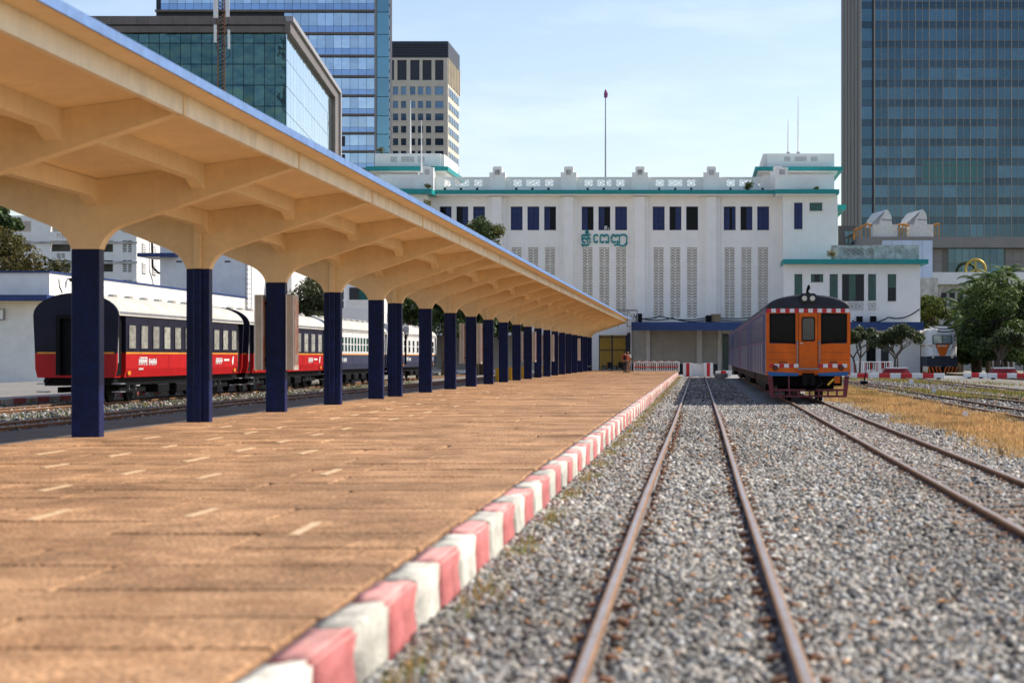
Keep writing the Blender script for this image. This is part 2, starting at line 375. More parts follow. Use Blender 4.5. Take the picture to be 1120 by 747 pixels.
# ---------------------------------------------------------------- ballast stones (stuff)
m_stone = attr_mat('ballast_stone', .85)
def stones(name, X0, X1, Y0, Y1, n, smin, smax, keep, mat, z=0., bright=.27):
    Y = Y0 + (Y1 - Y0) * rng.random(n); X = X0 + (X1 - X0) * rng.random(n)
    k = keep(X, Y); X = X[k]; Y = Y[k]; n = len(X)
    size = smin + (smax - smin) * rng.random(n) ** 1.6
    c = np.array([[-1, -1, -1], [1, -1, -1], [1, 1, -1], [-1, 1, -1], [-1, -1, 1], [1, -1, 1], [1, 1, 1], [-1, 1, 1]], float) * .5
    v = c[None] * (0.75 + .5 * rng.random((n, 1, 3))) + rng.uniform(-.22, .22, (n, 8, 3))
    v[:, 4:, :2] *= (.45 + .5 * rng.random((n, 1, 1))); v[:, :, 2] *= .75
    v *= size[:, None, None]
    a, b, g = rng.uniform(0, 6.283, n), rng.normal(0, .45, n), rng.normal(0, .45, n)
    def rot(v, i, j, t):
        x = v[:, :, i].copy(); y = v[:, :, j].copy(); ct = np.cos(t)[:, None]; st = np.sin(t)[:, None]
        v[:, :, i] = x * ct - y * st; v[:, :, j] = x * st + y * ct
    rot(v, 1, 2, b); rot(v, 0, 2, g); rot(v, 0, 1, a)
    v[:, :, 0] += X[:, None]; v[:, :, 1] += Y[:, None]; v[:, :, 2] += (z + size * .12 + rng.normal(0, .008, n))[:, None]
    f = np.array([[0, 3, 2, 1], [4, 5, 6, 7], [0, 1, 5, 4], [1, 2, 6, 5], [2, 3, 7, 6], [3, 0, 4, 7]])
    Fq = (np.arange(n)[:, None, None] * 8 + f[None]).reshape(-1, 4)
    val = np.clip(rng.normal(bright * .95, .12, n), .05, .66)
    tint = np.array([1.11, 1.0, .85])[None] * np.ones((n, 1)); cool = rng.random(n) < .35; tint[cool] = (1.01, 1.0, .96)
    patch = np.sin(X * 1.3 + 1.7 * np.sin(Y * .31)) * np.sin(Y * .47 + 1.1 * np.sin(X * .9)); val *= 1 - .22 * (patch > .35) + .1 * (patch < -.5)
    col = val[:, None] * tint
    br = rng.random(n) < .035; col[br] = np.array([.34, .19, .10])[None] * (.6 + .7 * rng.random((br.sum(), 1)))
    o = np_mesh(name, v.reshape(-1, 3), Fq, np.repeat(col, 8, 0), mat)
    return tag(o, kind='stuff')
def near_rail(X, Y):
    a = (np.abs(np.abs(X + .035) - .53) < .055) | ((np.abs(np.abs(X + .035) - .43) < .09) & (rng.random(len(X)) < .55))
    xt = np.interp(Y, [6, 14, 20, 45, 62], [3.26, 3.32, 3.36, 3.50, 3.6]); b = np.abs(np.abs(X - xt) - .53) < .055
    return a | b
def inview(X, Y):
    xt = np.interp(Y, [6, 14, 20, 45, 62], [3.26, 3.32, 3.36, 3.50, 3.6])
    bare = (np.abs(X - xt) < .47) & (Y < 23 + 1.5 * np.sin(X * 5)) & (rng.random(len(X)) < .5 + .2 * np.sin(Y * 1.1))
    return (X < .178 * Y + 1.0) & ~near_rail(X, Y) & ~bare
tag(stones('ballast_stones', -1.6, 4.9, 6.8, 16, 62000, .02, .052, inview, m_stone), 'grey crushed stone ballast lying round the rails', 'gravel')
tag(stones('ballast_stones', -1.6, 5.35, 16, 30, 52000, .028, .06, inview, m_stone), 'grey crushed stone ballast lying round the rails', 'gravel')
tag(stones('ballast_stones', -1.6, 5.4, 30, 62, 52000, .035, .07, inview, m_stone, -.004), 'grey crushed stone ballast lying round the rails', 'gravel')
tag(stones('ballast_stones', -1.6, 1.9, 62, 142, 14000, .05, .09, inview, m_stone, -.006), 'grey crushed stone ballast lying round the rails', 'gravel')
tag(stones('yard_stones', 7.6, 15.5, 36, 125, 24000, .05, .1, lambda X, Y: X < .178 * Y + 1.5, m_stone, -.006, .165), 'grey crushed stone ballast in the yard', 'gravel')  # stone colour darkened too, carrying their backlit shadow side
tag(stones('left_stones', -22.2, -12.1, 24, 90, 16000, .05, .1, lambda X, Y: X > -.40 * Y, m_stone, -.006, .19), 'grey crushed stone ballast beside the coaches', 'gravel')
# fallen leaves between the tracks
n = 520
lx = rng.uniform(-1.5, 3.0, n); ly = rng.uniform(7.5, 48, n); sz = rng.uniform(.025, .06, n); an = rng.uniform(0, 6.28, n)
q = np.array([[-1, 0, 0], [0, -.5, .25], [1, 0, 0], [0, .5, .3]])
V = q[None] * sz[:, None, None]; cx = np.cos(an)[:, None]; sx = np.sin(an)[:, None]
V = np.stack([V[:, :, 0] * cx - V[:, :, 1] * sx + lx[:, None], V[:, :, 0] * sx + V[:, :, 1] * cx + ly[:, None], V[:, :, 2] + .035], 2)
colr = np.array([.36, .17, .06])[None] * rng.uniform(.5, 1.4, (n, 1))
tag(np_mesh('fallen_leaves', V.reshape(-1, 3), np.arange(n * 4).reshape(-1, 4), np.repeat(colr, 4, 0), m_stone), 'brown dead leaves scattered over the ballast', 'leaves', kind='stuff')
# grass
m_blade = attr_mat('grass_blade', .8, .35)
def grass(name, label, X, Y, h, col, wd=.012):
    n = len(X); a = rng.uniform(0, 6.28, n); lean = rng.normal(0, .35, (n, 2)) * h[:, None]
    w = wd * (.6 + .8 * rng.random(n)); dx = np.cos(a) * w; dy = np.sin(a) * w
    z0 = np.full(n, -.02)
    V = np.stack([np.stack([X - dx, Y - dy, z0], 1), np.stack([X + dx, Y + dy, z0], 1), np.stack([X + lean[:, 0], Y + lean[:, 1], h], 1)], 1)
    return tag(np_mesh(name, V.reshape(-1, 3), np.arange(n * 3).reshape(-1, 3), np.repeat(col, 3, 0), m_blade), label, 'grass', kind='stuff')
n = 90000
Y = 20 + 95 * rng.random(n) ** .8; X = 5.05 + 2.7 * rng.random(n) + rng.normal(0, .22, n) + .22 * np.sin(Y * .55) + .12 * np.sin(Y * 1.7)
green = np.clip(1.25 - np.abs(Y - 84) / 16, 0, 1) * (.35 + .5 * np.sin(X * 2.1 + Y * .7)) + .12 * np.sin(X * 4 + Y * 1.3)
green = np.clip(green, 0, .75)[:, None]
col = (np.array([.58, .36, .155])[None] * (1 - green) + np.array([.20, .22, .04])[None] * green) * rng.uniform(.55, 1.4, (n, 1)) * (1 - .3 * (np.sin(X * 2.3 + 1.1 * np.sin(Y * .5)) * np.sin(Y * .8) > .3))[:, None]
grass('dry_grass', 'dry orange brown grass between the railcar track and the yard tracks', X, Y, rng.uniform(.03, .15, n) * (1 + .4 * np.sin(X * 3) * np.sin(Y * .9)), col, .02)
sheet('grass_strip', 5.45, 7.5, 10, 116, -.010, M('dry_soil', (.44, .28, .13), .95, var=.2, scale=.7, fine=.4, bscale=12, col2=(.27, .19, .08)))
n = 22000
Y = rng.uniform(60, 130, n); X = np.where(rng.random(n) < .5, rng.normal(10.1, .5, n), rng.normal(13.0, .55, n)); X = np.where(rng.random(n) < .25, rng.uniform(7.8, 22, n), X)
k = (np.sin(X * 1.7 + Y * .21) + np.sin(Y * .13 + X * .4)) > .35; X = X[k]; Y = Y[k]; n = len(X)
col = np.where(rng.random((n, 1)) < .6, np.array([[.20, .22, .04]]), np.array([[.40, .25, .09]])) * rng.uniform(.6, 1.3, (n, 1))
grass('yard_weeds', 'green and straw weeds growing between the yard tracks', X, Y, rng.uniform(.05, .22, n), col, .03)
n = 9000
cx_ = rng.choice(np.linspace(9, 140, 46), n); X = -1.5 + np.abs(rng.normal(0, .12, n)); Y = cx_ + rng.normal(0, .5, n)
col = np.where(rng.random((n, 1)) < .45, np.array([[.22, .24, .05]]), np.array([[.42, .27, .10]])) * rng.uniform(.6, 1.3, (n, 1))
grass('kerb_weeds', 'tufts of weeds along the foot of the painted kerb', X, Y, rng.uniform(.03, .12, n), col, .009)
n = 2600
X = np.where(rng.random(n) < .5, rng.normal(-17.4, .5, n), rng.normal(-22.0, .3, n)); Y = rng.choice(np.linspace(34, 110, 60), n) + rng.normal(0, .4, n)
grass('track_weeds', 'weeds growing beside the coach track', X, Y, rng.uniform(.05, .2, n), np.array([[.15, .17, .04]]) * rng.uniform(.5, 1.3, (n, 1)), .02)
n = 60000
X = rng.uniform(17, 48, n); Y = rng.uniform(133, 152, n); k = ~((X > 17.5) & (X < 24)); X = X[k]; Y = Y[k]; n = len(X)
grass('lawn', 'dark green lawn under the trees on the right', X, Y, rng.uniform(.08, .25, n), np.array([[.07, .13, .02]]) * rng.uniform(.6, 1.4, (n, 1)), .05)
# ---------------------------------------------------------------- platform canopy
CX = -9.82
can = thing('platform_canopy', 'long cream concrete platform canopy on blue columns with pale blue roof edge', 'canopy', (CX, 7, .3))
cols = [29.4 + 6.58 * k for k in range(-10, 5)] + [59.2 + 6.58 * k for k in range(0, 17)]
YE = cols[-1] + .35; Y00 = -37.5
def soff(x):
    return 4.40 + .14 * max(0, abs(x - CX) - .0) if x >= CX else 4.40 + .14 * abs(x - CX)
XL = -12.35
segs = [(Y00, 57.43), (57.47, YE)]
for a, b in segs:
    prof = [(-6.08, 4.86), (-6.08, 4.965), (CX, 4.54), (XL, 4.90), (XL, 4.79), (CX, 4.40), (-6.45, 4.862)]
    MB().prism(prof, a, b).build('roof_slab', m_cream, can)
    MB().box(-6.078, -6.05, a, b, 4.855, 4.97).build('edge_trim', m_edge, can)
def beam_poly():
    p = [(-6.52, 4.85), (-6.52, 4.60)]
    x, z = -9.22, 3.70
    p.append((x, z))
    for t in np.linspace(0, 1, 7)[1:]:       # curved haunch down to the column head
        q = (1 - t) ** 2; r = 2 * t * (1 - t); u = t * t
        p.append((q * -9.22 + r * -9.50 + u * -9.595, q * 3.70 + r * 3.60 + u * 3.31))
    for t in np.linspace(0, 1, 7)[:-1]:
        q = (1 - t) ** 2; r = 2 * t * (1 - t); u = t * t
        p.append((q * -10.045 + r * -10.13 + u * -10.48, q * 3.31 + r * 3.60 + u * 3.72))
    p += [(-10.48, 3.72), (XL + .06, 4.45), (XL + .06, 4.785), (CX, 4.395)]
    return p
bp_ = beam_poly()
bm_ = MB().prism(bp_, -.125, .125); b0 = None
for i, yc in enumerate(cols):
    if b0 is None: b0 = bm_.build('beam', m_cream, can, loc=(0, 0, 0), world=False); b0.location = Vector((0, yc, 0)) - off_of(can)
    else:
        b = b0.copy(); C.objects.link(b); b.location = Vector((0, yc, 0)) - off_of(can)
    c = piece('column', m_column, can, -10.045, -9.595, yc - .125, yc + .125, .29, 3.31, bev=.012)
    if i % 2 == 1:
        piece('drain_pipe', m_column, can, -9.90, -9.74, yc - .19, yc - .122, .30, 3.30, bev=.02)
        piece('drain_pipe', m_cream, can, -9.90, -9.74, yc - .19, yc - .122, 3.31, 4.36, bev=.02)
for a, b in zip(cols, cols[1:]):
    if b - a < 5: a2, b2 = a + .125, b - .125
    else: a2, b2 = a + .125, b - .125
    for X, zt, zb in ((-8.0, 4.66, 4.40), (CX + .12, 4.42, 4.14), (-11.6, 4.66, 4.42)):
        hp = [(a2, zt), (a2, zb - .14), (a2 + .12, zb - .12), (a2 + .42, zb), (b2 - .42, zb), (b2 - .12, zb - .12), (b2, zb - .14), (b2, zt)]
        MB().prism(hp, X - .1, X + .1, 'X').build('purlin', m_cream, can)
    piece('fascia', m_fascia, can, -6.505, -6.42, a + .06, b - .06, 4.60, 4.859)
    piece('fascia_joint', m_cream, can, -6.52, -6.405, b - .055, b + .055, 4.59, 4.861)
piece('fascia', m_fascia, can, -6.505, -6.42, Y00, cols[0] - .06, 4.60, 4.859)
# drips and rust on the underside are in the material; lamps hang below
m_lampbox = M('lamp_brown', (.09, .035, .015), .6)
for yc, X, lab in ((39.2, -9.1, 'small lamp under the canopy before its third column'), (62.4, -8.7, 'brown lamp box under the canopy just past the double columns'), (74, -9.3, 'pale bulkhead lamp under the canopy, fourth from the front'), (98, -8.6, 'brown lamp box under the far middle of the canopy'), (128, -8.4, 'small brown lamp near the far end of the canopy')):
    z = soff(X) - .02
    t = thing('canopy_lamp', lab, 'lamp', (X, yc, z), 'lamps under the canopy')
    MB().box(X - .07, X + .07, yc - .07, yc + .07, z - .03, z).build('mounting', m_grey, t)
    MB().prism([(X - .19, z - .22), (X + .19, z - .22), (X + .14, z - .03), (X - .14, z - .03)], yc - .16, yc + .16).build('housing', m_lampbox, t)
    MB().box(X - .13, X + .13, yc - .1, yc + .1, z - .235, z - .22).build('lens', m_cream, t)
# light boxes beside the columns
m_post = M('poster', (.50, .20, .11), .6, var=.35, scale=3.5, col2=(.62, .55, .45))
m_lbox = M('light_box_casing', (.50, .45, .36), .5, .2, var=.08)
def light_box(Yc, side, lab):
    X0 = CX + (.27 if side > 0 else -.46); X1 = X0 + .19
    t = thing('light_box', lab, 'light box', ((X0 + X1) / 2, Yc, 1.28), 'poster light boxes on the canopy columns')
    MB().box(X0, X1, Yc - .24, Yc + .24, 1.28, 3.02).build('casing', m_lbox, t)
    for sx in (X0 - .004, X1 + .004): piece('poster', m_post, t, sx - .004, sx + .004, Yc - .2, Yc + .2, 1.36, 2.94)
    for xx in (X0, X1 - .025): piece('frame_strip', m_wpaint, t, xx, xx + .025, Yc - .248, Yc - .24, 1.28, 3.02)
    for zz in (1.5, 2.8): piece('bracket', m_black, t, X0 - .045 if side > 0 else X1, X0 if side > 0 else X1 + .035, Yc - .04, Yc + .04, zz, zz + .05)
names = {12: 'third', 18: 'eighth', 22: 'twelfth', 24: 'fourteenth', 28: 'eighteenth'}
for i, nm in names.items():
    light_box(cols[i] , 1, 'poster light box on the right of the %s visible canopy column' % nm)
    light_box(cols[i] , -1, 'poster light box on the left of the %s visible canopy column' % nm)
# bins, benches below the far canopy
def bin_(X, Y, lab):
    t = thing('bin', lab, 'bin', (X, Y, .3), 'yellow bins under the canopy')
    MB().tube([(X, Y, .3), (X, Y, .36), (X, Y, .88), (X, Y, .92)], [.14, .155, .17, .17], 14).build('body', m_yellow, t, True)
    MB().tube([(X, Y, .92), (X, Y, .97), (X, Y, 1.0)], [.185, .17, .07], 14).build('lid', m_yellow, t, True)
ords = ['first', 'second', 'third', 'fourth', 'fifth', 'sixth', 'seventh', 'eighth', 'ninth']
for i, (p, Y) in enumerate(((p_, -10.35 * F / (p_ - VX)) for p_ in (545.3, 557.8, 572, 595.5, 613.5, 618.5, 636, 646.5))):
    bin_(px(p, Y), Y, 'round yellow bin under the canopy, %s from the front' % ords[i])
def bench(X, Y, lab):
    t = thing('bench', lab, 'bench', (X, Y, .3), 'benches under the canopy')
    for i in range(4): piece('seat_slat', m_grey, t, X - .25 + i * .13, X - .14 + i * .13, Y - .8, Y + .8, .72, .75)
    for i in range(3): piece('back_slat', m_grey, t, X - .30, X - .27, Y - .8, Y + .8, .86 + i * .14, .97 + i * .14)
    for yy in (Y - .65, Y + .65):
        for xx in (X - .28, X + .22): piece('leg', m_black, t, xx, xx + .05, yy - .025, yy + .025, .3, .72 if xx > X else 1.25)
for i, (p, Y) in enumerate(((624, 147), (630, 154), (643, 161))): bench(px(p, Y), Y, 'grey slatted bench under the far canopy, %s from the front' % ords[i])

# ---------------------------------------------------------------- station building
YF = 172.0
st = thing('station_building', 'long white art deco station building with teal cornices and khmer name', 'station', (px(640, YF), YF, 0))
sx = lambda p, Y=YF: px(p, Y)
sz = lambda p, Y=YF: pz(p, Y)
pil = [466, 544, 622, 700, 778, 851]
wins = []; grl = []
for b in range(5):
    for k in range(3):
        a = 480.8 + 77.7 * b + 18.3 * k
        wins.append((b, k, a, a + 13)); grl.append((a + .6, a + 12.3))
holes = [(sx(a), sx(c), sz(252), sz(226)) for _, _, a, c in wins] + [(sx(a), sx(c), sz(348), sz(270)) for a, c in grl]
holes += [(sx(655), sx(686), .32, sz(366.5)), (sx(790), sx(797), .32, sz(365)), (sx(400), sx(640), .32, sz(366.5))]
MB().wall(sx(395), sx(856.5), 0, sz(213.5), YF, YF + .6, holes).build('wall', m_white, st)
MB().box(sx(395), sx(856.5), YF + 7, YF + 16, 0, sz(213.5)).box(sx(395), sx(856.5), YF + .61, YF + 7, sz(355), sz(352)).box(sx(395), sx(395) + .5, YF + .61, YF + 7, 0, sz(214)).box(sx(856.5) - .5, sx(856.5), YF + .61, YF + 7, 0, sz(214)).build('rear_block', m_white2, st)
MB().box(sx(395), sx(856.5), YF + .3, YF + 16, sz(213.5), sz(212)).build('roof', m_stain, st)
for p in pil[:-1]:
    piece('pilaster', m_white, st, sx(p - 9.5), sx(p + 9.5), YF - .25, YF + .01, sz(352), sz(215.5))
    piece('pilaster_face', m_white, st, sx(p - 5.5), sx(p + 5.5), YF - .55, YF - .245, sz(352), sz(215.6))
piece('pilaster', m_white, st, sx(846), sx(856), YF - .12, YF + .01, sz(352), sz(215.5))
# upper windows: navy shutters, some half open
opened = {(0, 0): 'l', (0, 1): 'l', (1, 2): 'r', (2, 0): 'r', (2, 1): 'r', (3, 1): 'l', (3, 2): 'b', (4, 0): 'm', (4, 1): 'l'}
for b, k, a, c in wins:
    x0, x1, z0, z1 = sx(a), sx(c), sz(252), sz(226)
    wd = MB().box(x0, x0 + .05, YF + .2, YF + .3, z0, z1).box(x1 - .05, x1, YF + .2, YF + .3, z0, z1).box(x0 + .05, x1 - .05, YF + .2, YF + .3, z0, z0 + .06).box(x0 + .05, x1 - .05, YF + .2, YF + .3, z1 - .06, z1).build('window', m_navyshut, st)
    piece('pane', m_glassdark, wd, x0 + .05, x1 - .05, YF + .5, YF + .52, z0 + .06, z1 - .06)
    xm = (x0 + x1) / 2; md = opened.get((b, k), '')
    for nm, xa, xb in (('l', x0 + .055, xm - .012), ('r', xm + .012, x1 - .055)):
        if md == nm or md == 'b': continue
        if md == 'm' and nm == 'r': xa += .22
        piece('shutter', m_navyshut, wd, xa, xb, YF + .22, YF + .27, z0 + .07, z1 - .07)
        piece('shutter_rail', m_blue, wd, xa + .03, xb - .03, YF + .205, YF + .222, z1 - .55, z1 - .47)
    piece('sill', m_white, wd, x0 - .06, x1 + .06, YF - .05, YF + .2, z0 - .07, z0 + .002)
# tall openwork grilles
m_grille = M('grille_concrete', (.90, .87, .80), .85, var=.05, scale=3, streak=.2)
def grille_mb(wd, h):
    g = MB(); t = .12
    g.box(0, .05, 0, t, 0, h).box(wd - .05, wd, 0, t, 0, h).box(wd / 2 - .035, wd / 2 + .035, 0, t, 0, h)
    for k in range(5): g.box(.05, wd - .05, .01, t - .01, k * (h - .08) / 4, k * (h - .08) / 4 + .08)
    for c in (0, 1):
        xa = .05 + c * (wd / 2 - .015); xb = xa + wd / 2 - .085; xm = (xa + xb) / 2
        for s in range(4):
            for j in range(6):
                z = .1 + s * (h - .08) / 4 + (j + .1) * ((h - .08) / 4 - .1) / 6
                g.bar((xa, .06, z), (xm, .06, z + .17), .09, .095); g.bar((xm, .06, z + .17), (xb, .06, z), .09, .095)
    return g
gw = sx(11.7) - sx(0); gh = sz(270) - sz(348); g0 = None
m_behind = M('grille_backing_wall', (.50, .43, .34), .9, var=.15)  # wall behind the grilles, browner and darker than the bars for contrast
for a, c in grl:
    if g0 is None: g0 = grille_mb(gw, gh).build('grille', m_grille, st, world=False); o = g0
    else: o = g0.copy(); C.objects.link(o)
    o.location = Vector((sx(a), YF + .01, sz(348))) - off_of(st)
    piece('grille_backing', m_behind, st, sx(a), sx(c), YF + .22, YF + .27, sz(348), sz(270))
# cornice
MB().box(sx(471), sx(849), YF - 1.1, YF + .3, sz(213.3), sz(209)).build('cornice', m_teal, st)
MB().box(sx(471), sx(849), YF - .95, YF + .3, sz(215), sz(213.3)).build('cornice_soffit', m_white, st)
# parapet with openwork
def lattice(mb, x0, x1, z0, z1, y, n):
    w = (x1 - x0) / n; t = .045
    for k in range(n):
        a = x0 + k * w; b = a + w; xm = (a + b) / 2; zm = (z0 + z1) / 2
        for p, q in (((a, z0), (b, z1)), ((a, z1), (b, z0))):
            c1 = (p[0] + (q[0] - p[0]) * .22, p[1] + (q[1] - p[1]) * .22); c2 = (p[0] + (q[0] - p[0]) * .78, p[1] + (q[1] - p[1]) * .78)
            mb.bar((p[0], y, p[1]), (c1[0], y, c1[1]), .1, t * 1.2); mb.bar((c2[0], y, c2[1]), (q[0], y, q[1]), .1, t * 1.2)
        for r in (.27, .5):
            pts = [(xm - w * r, zm), (xm, zm + (z1 - z0) * r), (xm + w * r, zm), (xm, zm - (z1 - z0) * r)]
            for i in range(4): mb.bar((pts[i][0], y, pts[i][1]), (pts[(i + 1) % 4][0], y, pts[(i + 1) % 4][1]), .1, t * 1.3)
YP = YF + .25
def parapet(xa, xb, zt, zb, Yp, hs, name='parapet', mat=m_white):
    hz = [(px(a, Yp), px(b, Yp), pz(c, Yp), pz(d, Yp)) for a, b, c, d, _ in hs]
    p = MB().wall(px(xa, Yp), px(xb, Yp), pz(zb, Yp), pz(zt, Yp), Yp, Yp + .16, hz).build(name, mat, st)
    for (a, b, c, d, n), h in zip(hs, hz):
        l = MB(); lattice(l, h[0], h[1], h[2], h[3], Yp + .08, n); l.build('lattice', mat, p)
hs = []
for b in range(5):
    x = 558.7 + 77.7 * (b - 1)
    for o, w, n in ((3.2, 8.5, 1), (17, 15, 2), (37.8, 8.5, 1)):
        hs.append((x + o, x + o + w, 203.6, 196.8, n))
parapet(473, 847, 194.6, 209, YP, hs)
MB().box(sx(473), sx(847), YP - .06, YP + .22, sz(194.6), sz(193.6)).build('coping', m_white, st)
for p in pil:
    q = [(p - 8.7, 209), (p + 8.7, 209), (p + 8.7, 188.8), (p + 5, 188.8), (p + 5, 183.4), (p + 4, 182.4), (p - 4, 182.4), (p - 5, 183.4), (p - 5, 188.8), (p - 8.7, 188.8)]
    d = MB().prism([(sx(a), sz(z)) for a, z in q], YP - .3, YP + .5).build('parapet_post', m_white, st)
    piece('inset_panel', m_stain, d, sx(p - 2.6), sx(p + 2.6), YP - .34, YP - .295, sz(191.5), sz(186))
# corner blocks with towers
def corner(xa, xb, ya, Yb, ztop, side):
    b = MB().box(px(xa, Yb), px(xb, Yb), Yb, YF + 12, 0, pz(ztop, Yb)).build('corner_block', m_white, st)
    return b
YR = 169.6
corner(856.4, 916, 0, YR, 213.3, 1)
MB().box(px(847, YR), px(917, YR) + .0, YR - 1.1, YR + 6, pz(213, YR), pz(208.4, YR)).build('cornice', m_teal, st)
MB().box(px(848, YR), px(913.5, YR), YR - .9, YR + 5, pz(214.6, YR), pz(213, YR)).build('cornice_soffit', m_white, st)
MB().box(px(855, YR), px(912, YR), YR + .15, YR + 5, pz(208.4, YR), pz(191.2, YR)).box(px(848, YR), px(862, YR), YR + .1, YR + .6, pz(208.4, YR), pz(183, YR)).build('upper_block', m_white, st)
piece('inset_panel', m_white2, st, px(870, YR), px(894.5, YR), YR + .08, YR + .16, pz(206, YR), pz(194, YR))
piece('inset_panel', m_stain, st, px(852.6, YR), px(858.5, YR), YR + .06, YR + .11, pz(191, YR), pz(185.5, YR))
MB().box(px(834.5, 176), px(912.5, 176), 176, 186, sz(213), pz(168.4, 176)).build('roof_tower', m_white2, st)
parapet(839, 912.5, 168.2, 182.4, 175.8, [(858, 864, 176.5, 171.5, 1), (869.5, 882, 176.5, 171.5, 2), (887, 894, 176.5, 171.5, 1)], 'tower_parapet')
MB().box(px(826, 174.6), px(922, 174.6), 174.6, 187, pz(186.6, 174.6), pz(182.4, 174.6)).build('tower_cornice', m_teal, st)
MB().box(px(829, 175), px(916, 175), 175, 186.8, pz(188.6, 175), pz(186.6, 175)).build('tower_soffit', m_white, st)
MB().box(px(908, 182), px(916.5, 182), 182, 190, 0, pz(222, 182)).build('rear_wing', m_white2, st)
MB().box(px(905, 180), px(925.5, 180), 180, 191, pz(229, 180), pz(224, 180)).build('rear_cornice', m_teal, st)
# windows of the corner block
def win(x0, x1, y0, y1, Y, m, nm='window', half=0, fr=m_white2):
    w_ = MB().box(px(x0, Y), px(x1, Y), Y - .03, Y - .004, pz(y1, Y), pz(y0, Y)).build(nm, m_dark, st)
    xa, xb, za, zb = px(x0, Y) + .05, px(x1, Y) - .05, pz(y1, Y) + .05, pz(y0, Y) - .05
    if half == 0: piece('shutter', m, w_, xa, (xa + xb) / 2 - .015, Y - .075, Y - .03, za, zb); piece('shutter', m, w_, (xa + xb) / 2 + .015, xb, Y - .075, Y - .03, za, zb)
    if half == 1: piece('curtain', m, w_, xa + (xb - xa) * .3, xa + (xb - xa) * .62, Y - .07, Y - .03, za, zb)
    if half == 2: piece('shutter', m, w_, xa, xa + (xb - xa) * .26, Y - .075, Y - .03, za, zb); piece('shutter', m, w_, xb - (xb - xa) * .26, xb, Y - .075, Y - .03, za, zb)
    if half == 3: piece('curtain', m, w_, xa, xb, Y - .07, Y - .03, (za + zb) / 2, zb)
    piece('frame_head', fr, w_, px(x0, Y) - .06, px(x1, Y) + .06, Y - .10, Y - .006, pz(y0, Y), pz(y0, Y) + .08)
    piece('sill', fr, w_, px(x0, Y) - .06, px(x1, Y) + .06, Y - .12, Y - .006, pz(y1, Y) - .08, pz(y1, Y))
win(868.6, 877.6, 222, 251, YR, m_navyshut); win(885.6, 899.2, 222, 231, YR, m_green)
# right wing
YW = 167.5
MB().box(px(857, YW), px(1006.5, YW), YW, YF + 10, 0, pz(288.5, YW)).build('right_wing', m_white, st)
MB().box(px(856.6, YW - 1), px(1015.5, YW - 1), YW - 1, YF + 10.6, pz(288.5, YW - 1), pz(283.6, YW - 1)).build('wing_cornice', m_teal, st)
parapet(909, 956, 268.4, 283.6, YW + 1.2, [(911, 917, 279.5, 272, 1), (922, 945, 279.5, 272, 4), (948, 955, 279.5, 272, 1)], 'wing_parapet', m_stain)
MB().box(px(956, YW + 1), px(1005, YW + 1), YW + 1, YW + 1.3, pz(283.6, YW + 1), pz(268, YW + 1)).build('wing_parapet', m_stain, st)
win(869, 877.4, 300, 326, YW, m_green); win(887, 900.2, 300, 308.8, YW, m_green, half=2); win(907.5, 916.2, 300, 327, YW, m_green)
win(921, 945, 300, 329.6, YW, m_green, half=1); win(949.6, 958, 300, 329, YW, m_green); win(971, 980, 300, 329.6, YW, m_green, half=3)
for a, b in ((927.5, 944.5), (949.6, 958)):
    l = MB().box(px(a, YW), px(b, YW), YW - .02, YW - .004, pz(339, YW), pz(331, YW)); o = l.build('vent', m_stain, st)
    l = MB(); lattice(l, px(a, YW), px(b, YW), pz(339, YW), pz(331, YW), YW - .05, 2 if b - a > 10 else 1); l.build('lattice', m_white, o)
win(928, 943, 366, 374, YW, m_green, half=2); win(933, 943, 366, 374, YW, m_green, half=4) if False else None
win(947.5, 957.8, 378, 404, YW, m_black, 'door', 0); win(963.5, 972, 366, 403, YW, m_green, half=3)
# blue awning along the platform front
YA = 165.0
MB().box(px(690.5, YA), px(1010.5, YA), YA, YA + .25, pz(361.3, YA), pz(352.3, YA)).build('awning_fascia', m_awning, st)
MB().box(px(690.5, YA), px(1010.3, YA), YA + .26, YW - .03, pz(358, YA), pz(353.4, YA)).box(px(690.5, YA), px(857, YF), YW - .03, YF - .02, pz(358, YA), pz(353.4, YA)).build('awning_roof', m_stain, st)
# ground floor under the awning
MB().box(sx(686.3), sx(789.5), YF - .04, YF - .004, 0.9, pz(356, YF)).build('ground_floor_wall', M('ground_floor_grey', (.56, .53, .47), .85, var=.08, scale=.6, streak=.3), st)
m_plinth = M('navy_plinth', (.02, .026, .045), .6, var=.2)
piece('plinth', m_plinth, st, sx(686.3), sx(789.5), YF - .10, YF - .005, 0, .9)
for a, b in ((686.5, 691), (707, 711), (762, 768), (785, 789)): piece('ground_pilaster', m_white2, st, sx(a), sx(b), YF - .22, YF - .105, .02, pz(357.5, YF))
# lit waiting hall behind glass
m_cool0 = M('pale_parcels', (.45, .5, .48), .7, var=.4, scale=4, rnd=.4)
hall = MB().box(sx(600), sx(689), YF + 6.5, YF + 6.6, .3, 4.6).build('hall_wall', M('yellow_hall_wall', (.55, .44, .15), .8, var=.1), st)
for x in (-13, -9, -7.2): piece('hall_lamp', emit('hall_lamp_glow', (1, .85, .5), 5), st, x - .5, x + .5, YF + 3.4, YF + 3.6, 4.28, 4.33)
piece('hall_floor', m_paver, st, sx(600), sx(690), YF - .1, YF + 6.5, .25, .298)
piece('hall_door', M('hall_door_wood', (.25, .10, .04), .6), st, -11.9, -10.3, YF + 6.4, YF + 6.49, .3, 3.0)
for x in (655, 669.5, 685): piece('glass_mullion', m_plinth, st, sx(x) - .07, sx(x) + .07, YF + .1, YF + .25, .3, 3.64)
for z in (2.15, 3.35): piece('glass_transom', m_plinth, st, sx(655) + .075, sx(669.5) - .075, YF + .11, YF + .24, z, z + .1); piece('glass_transom', m_plinth, st, sx(669.5) + .075, sx(685) - .075, YF + .11, YF + .24, z, z + .1)
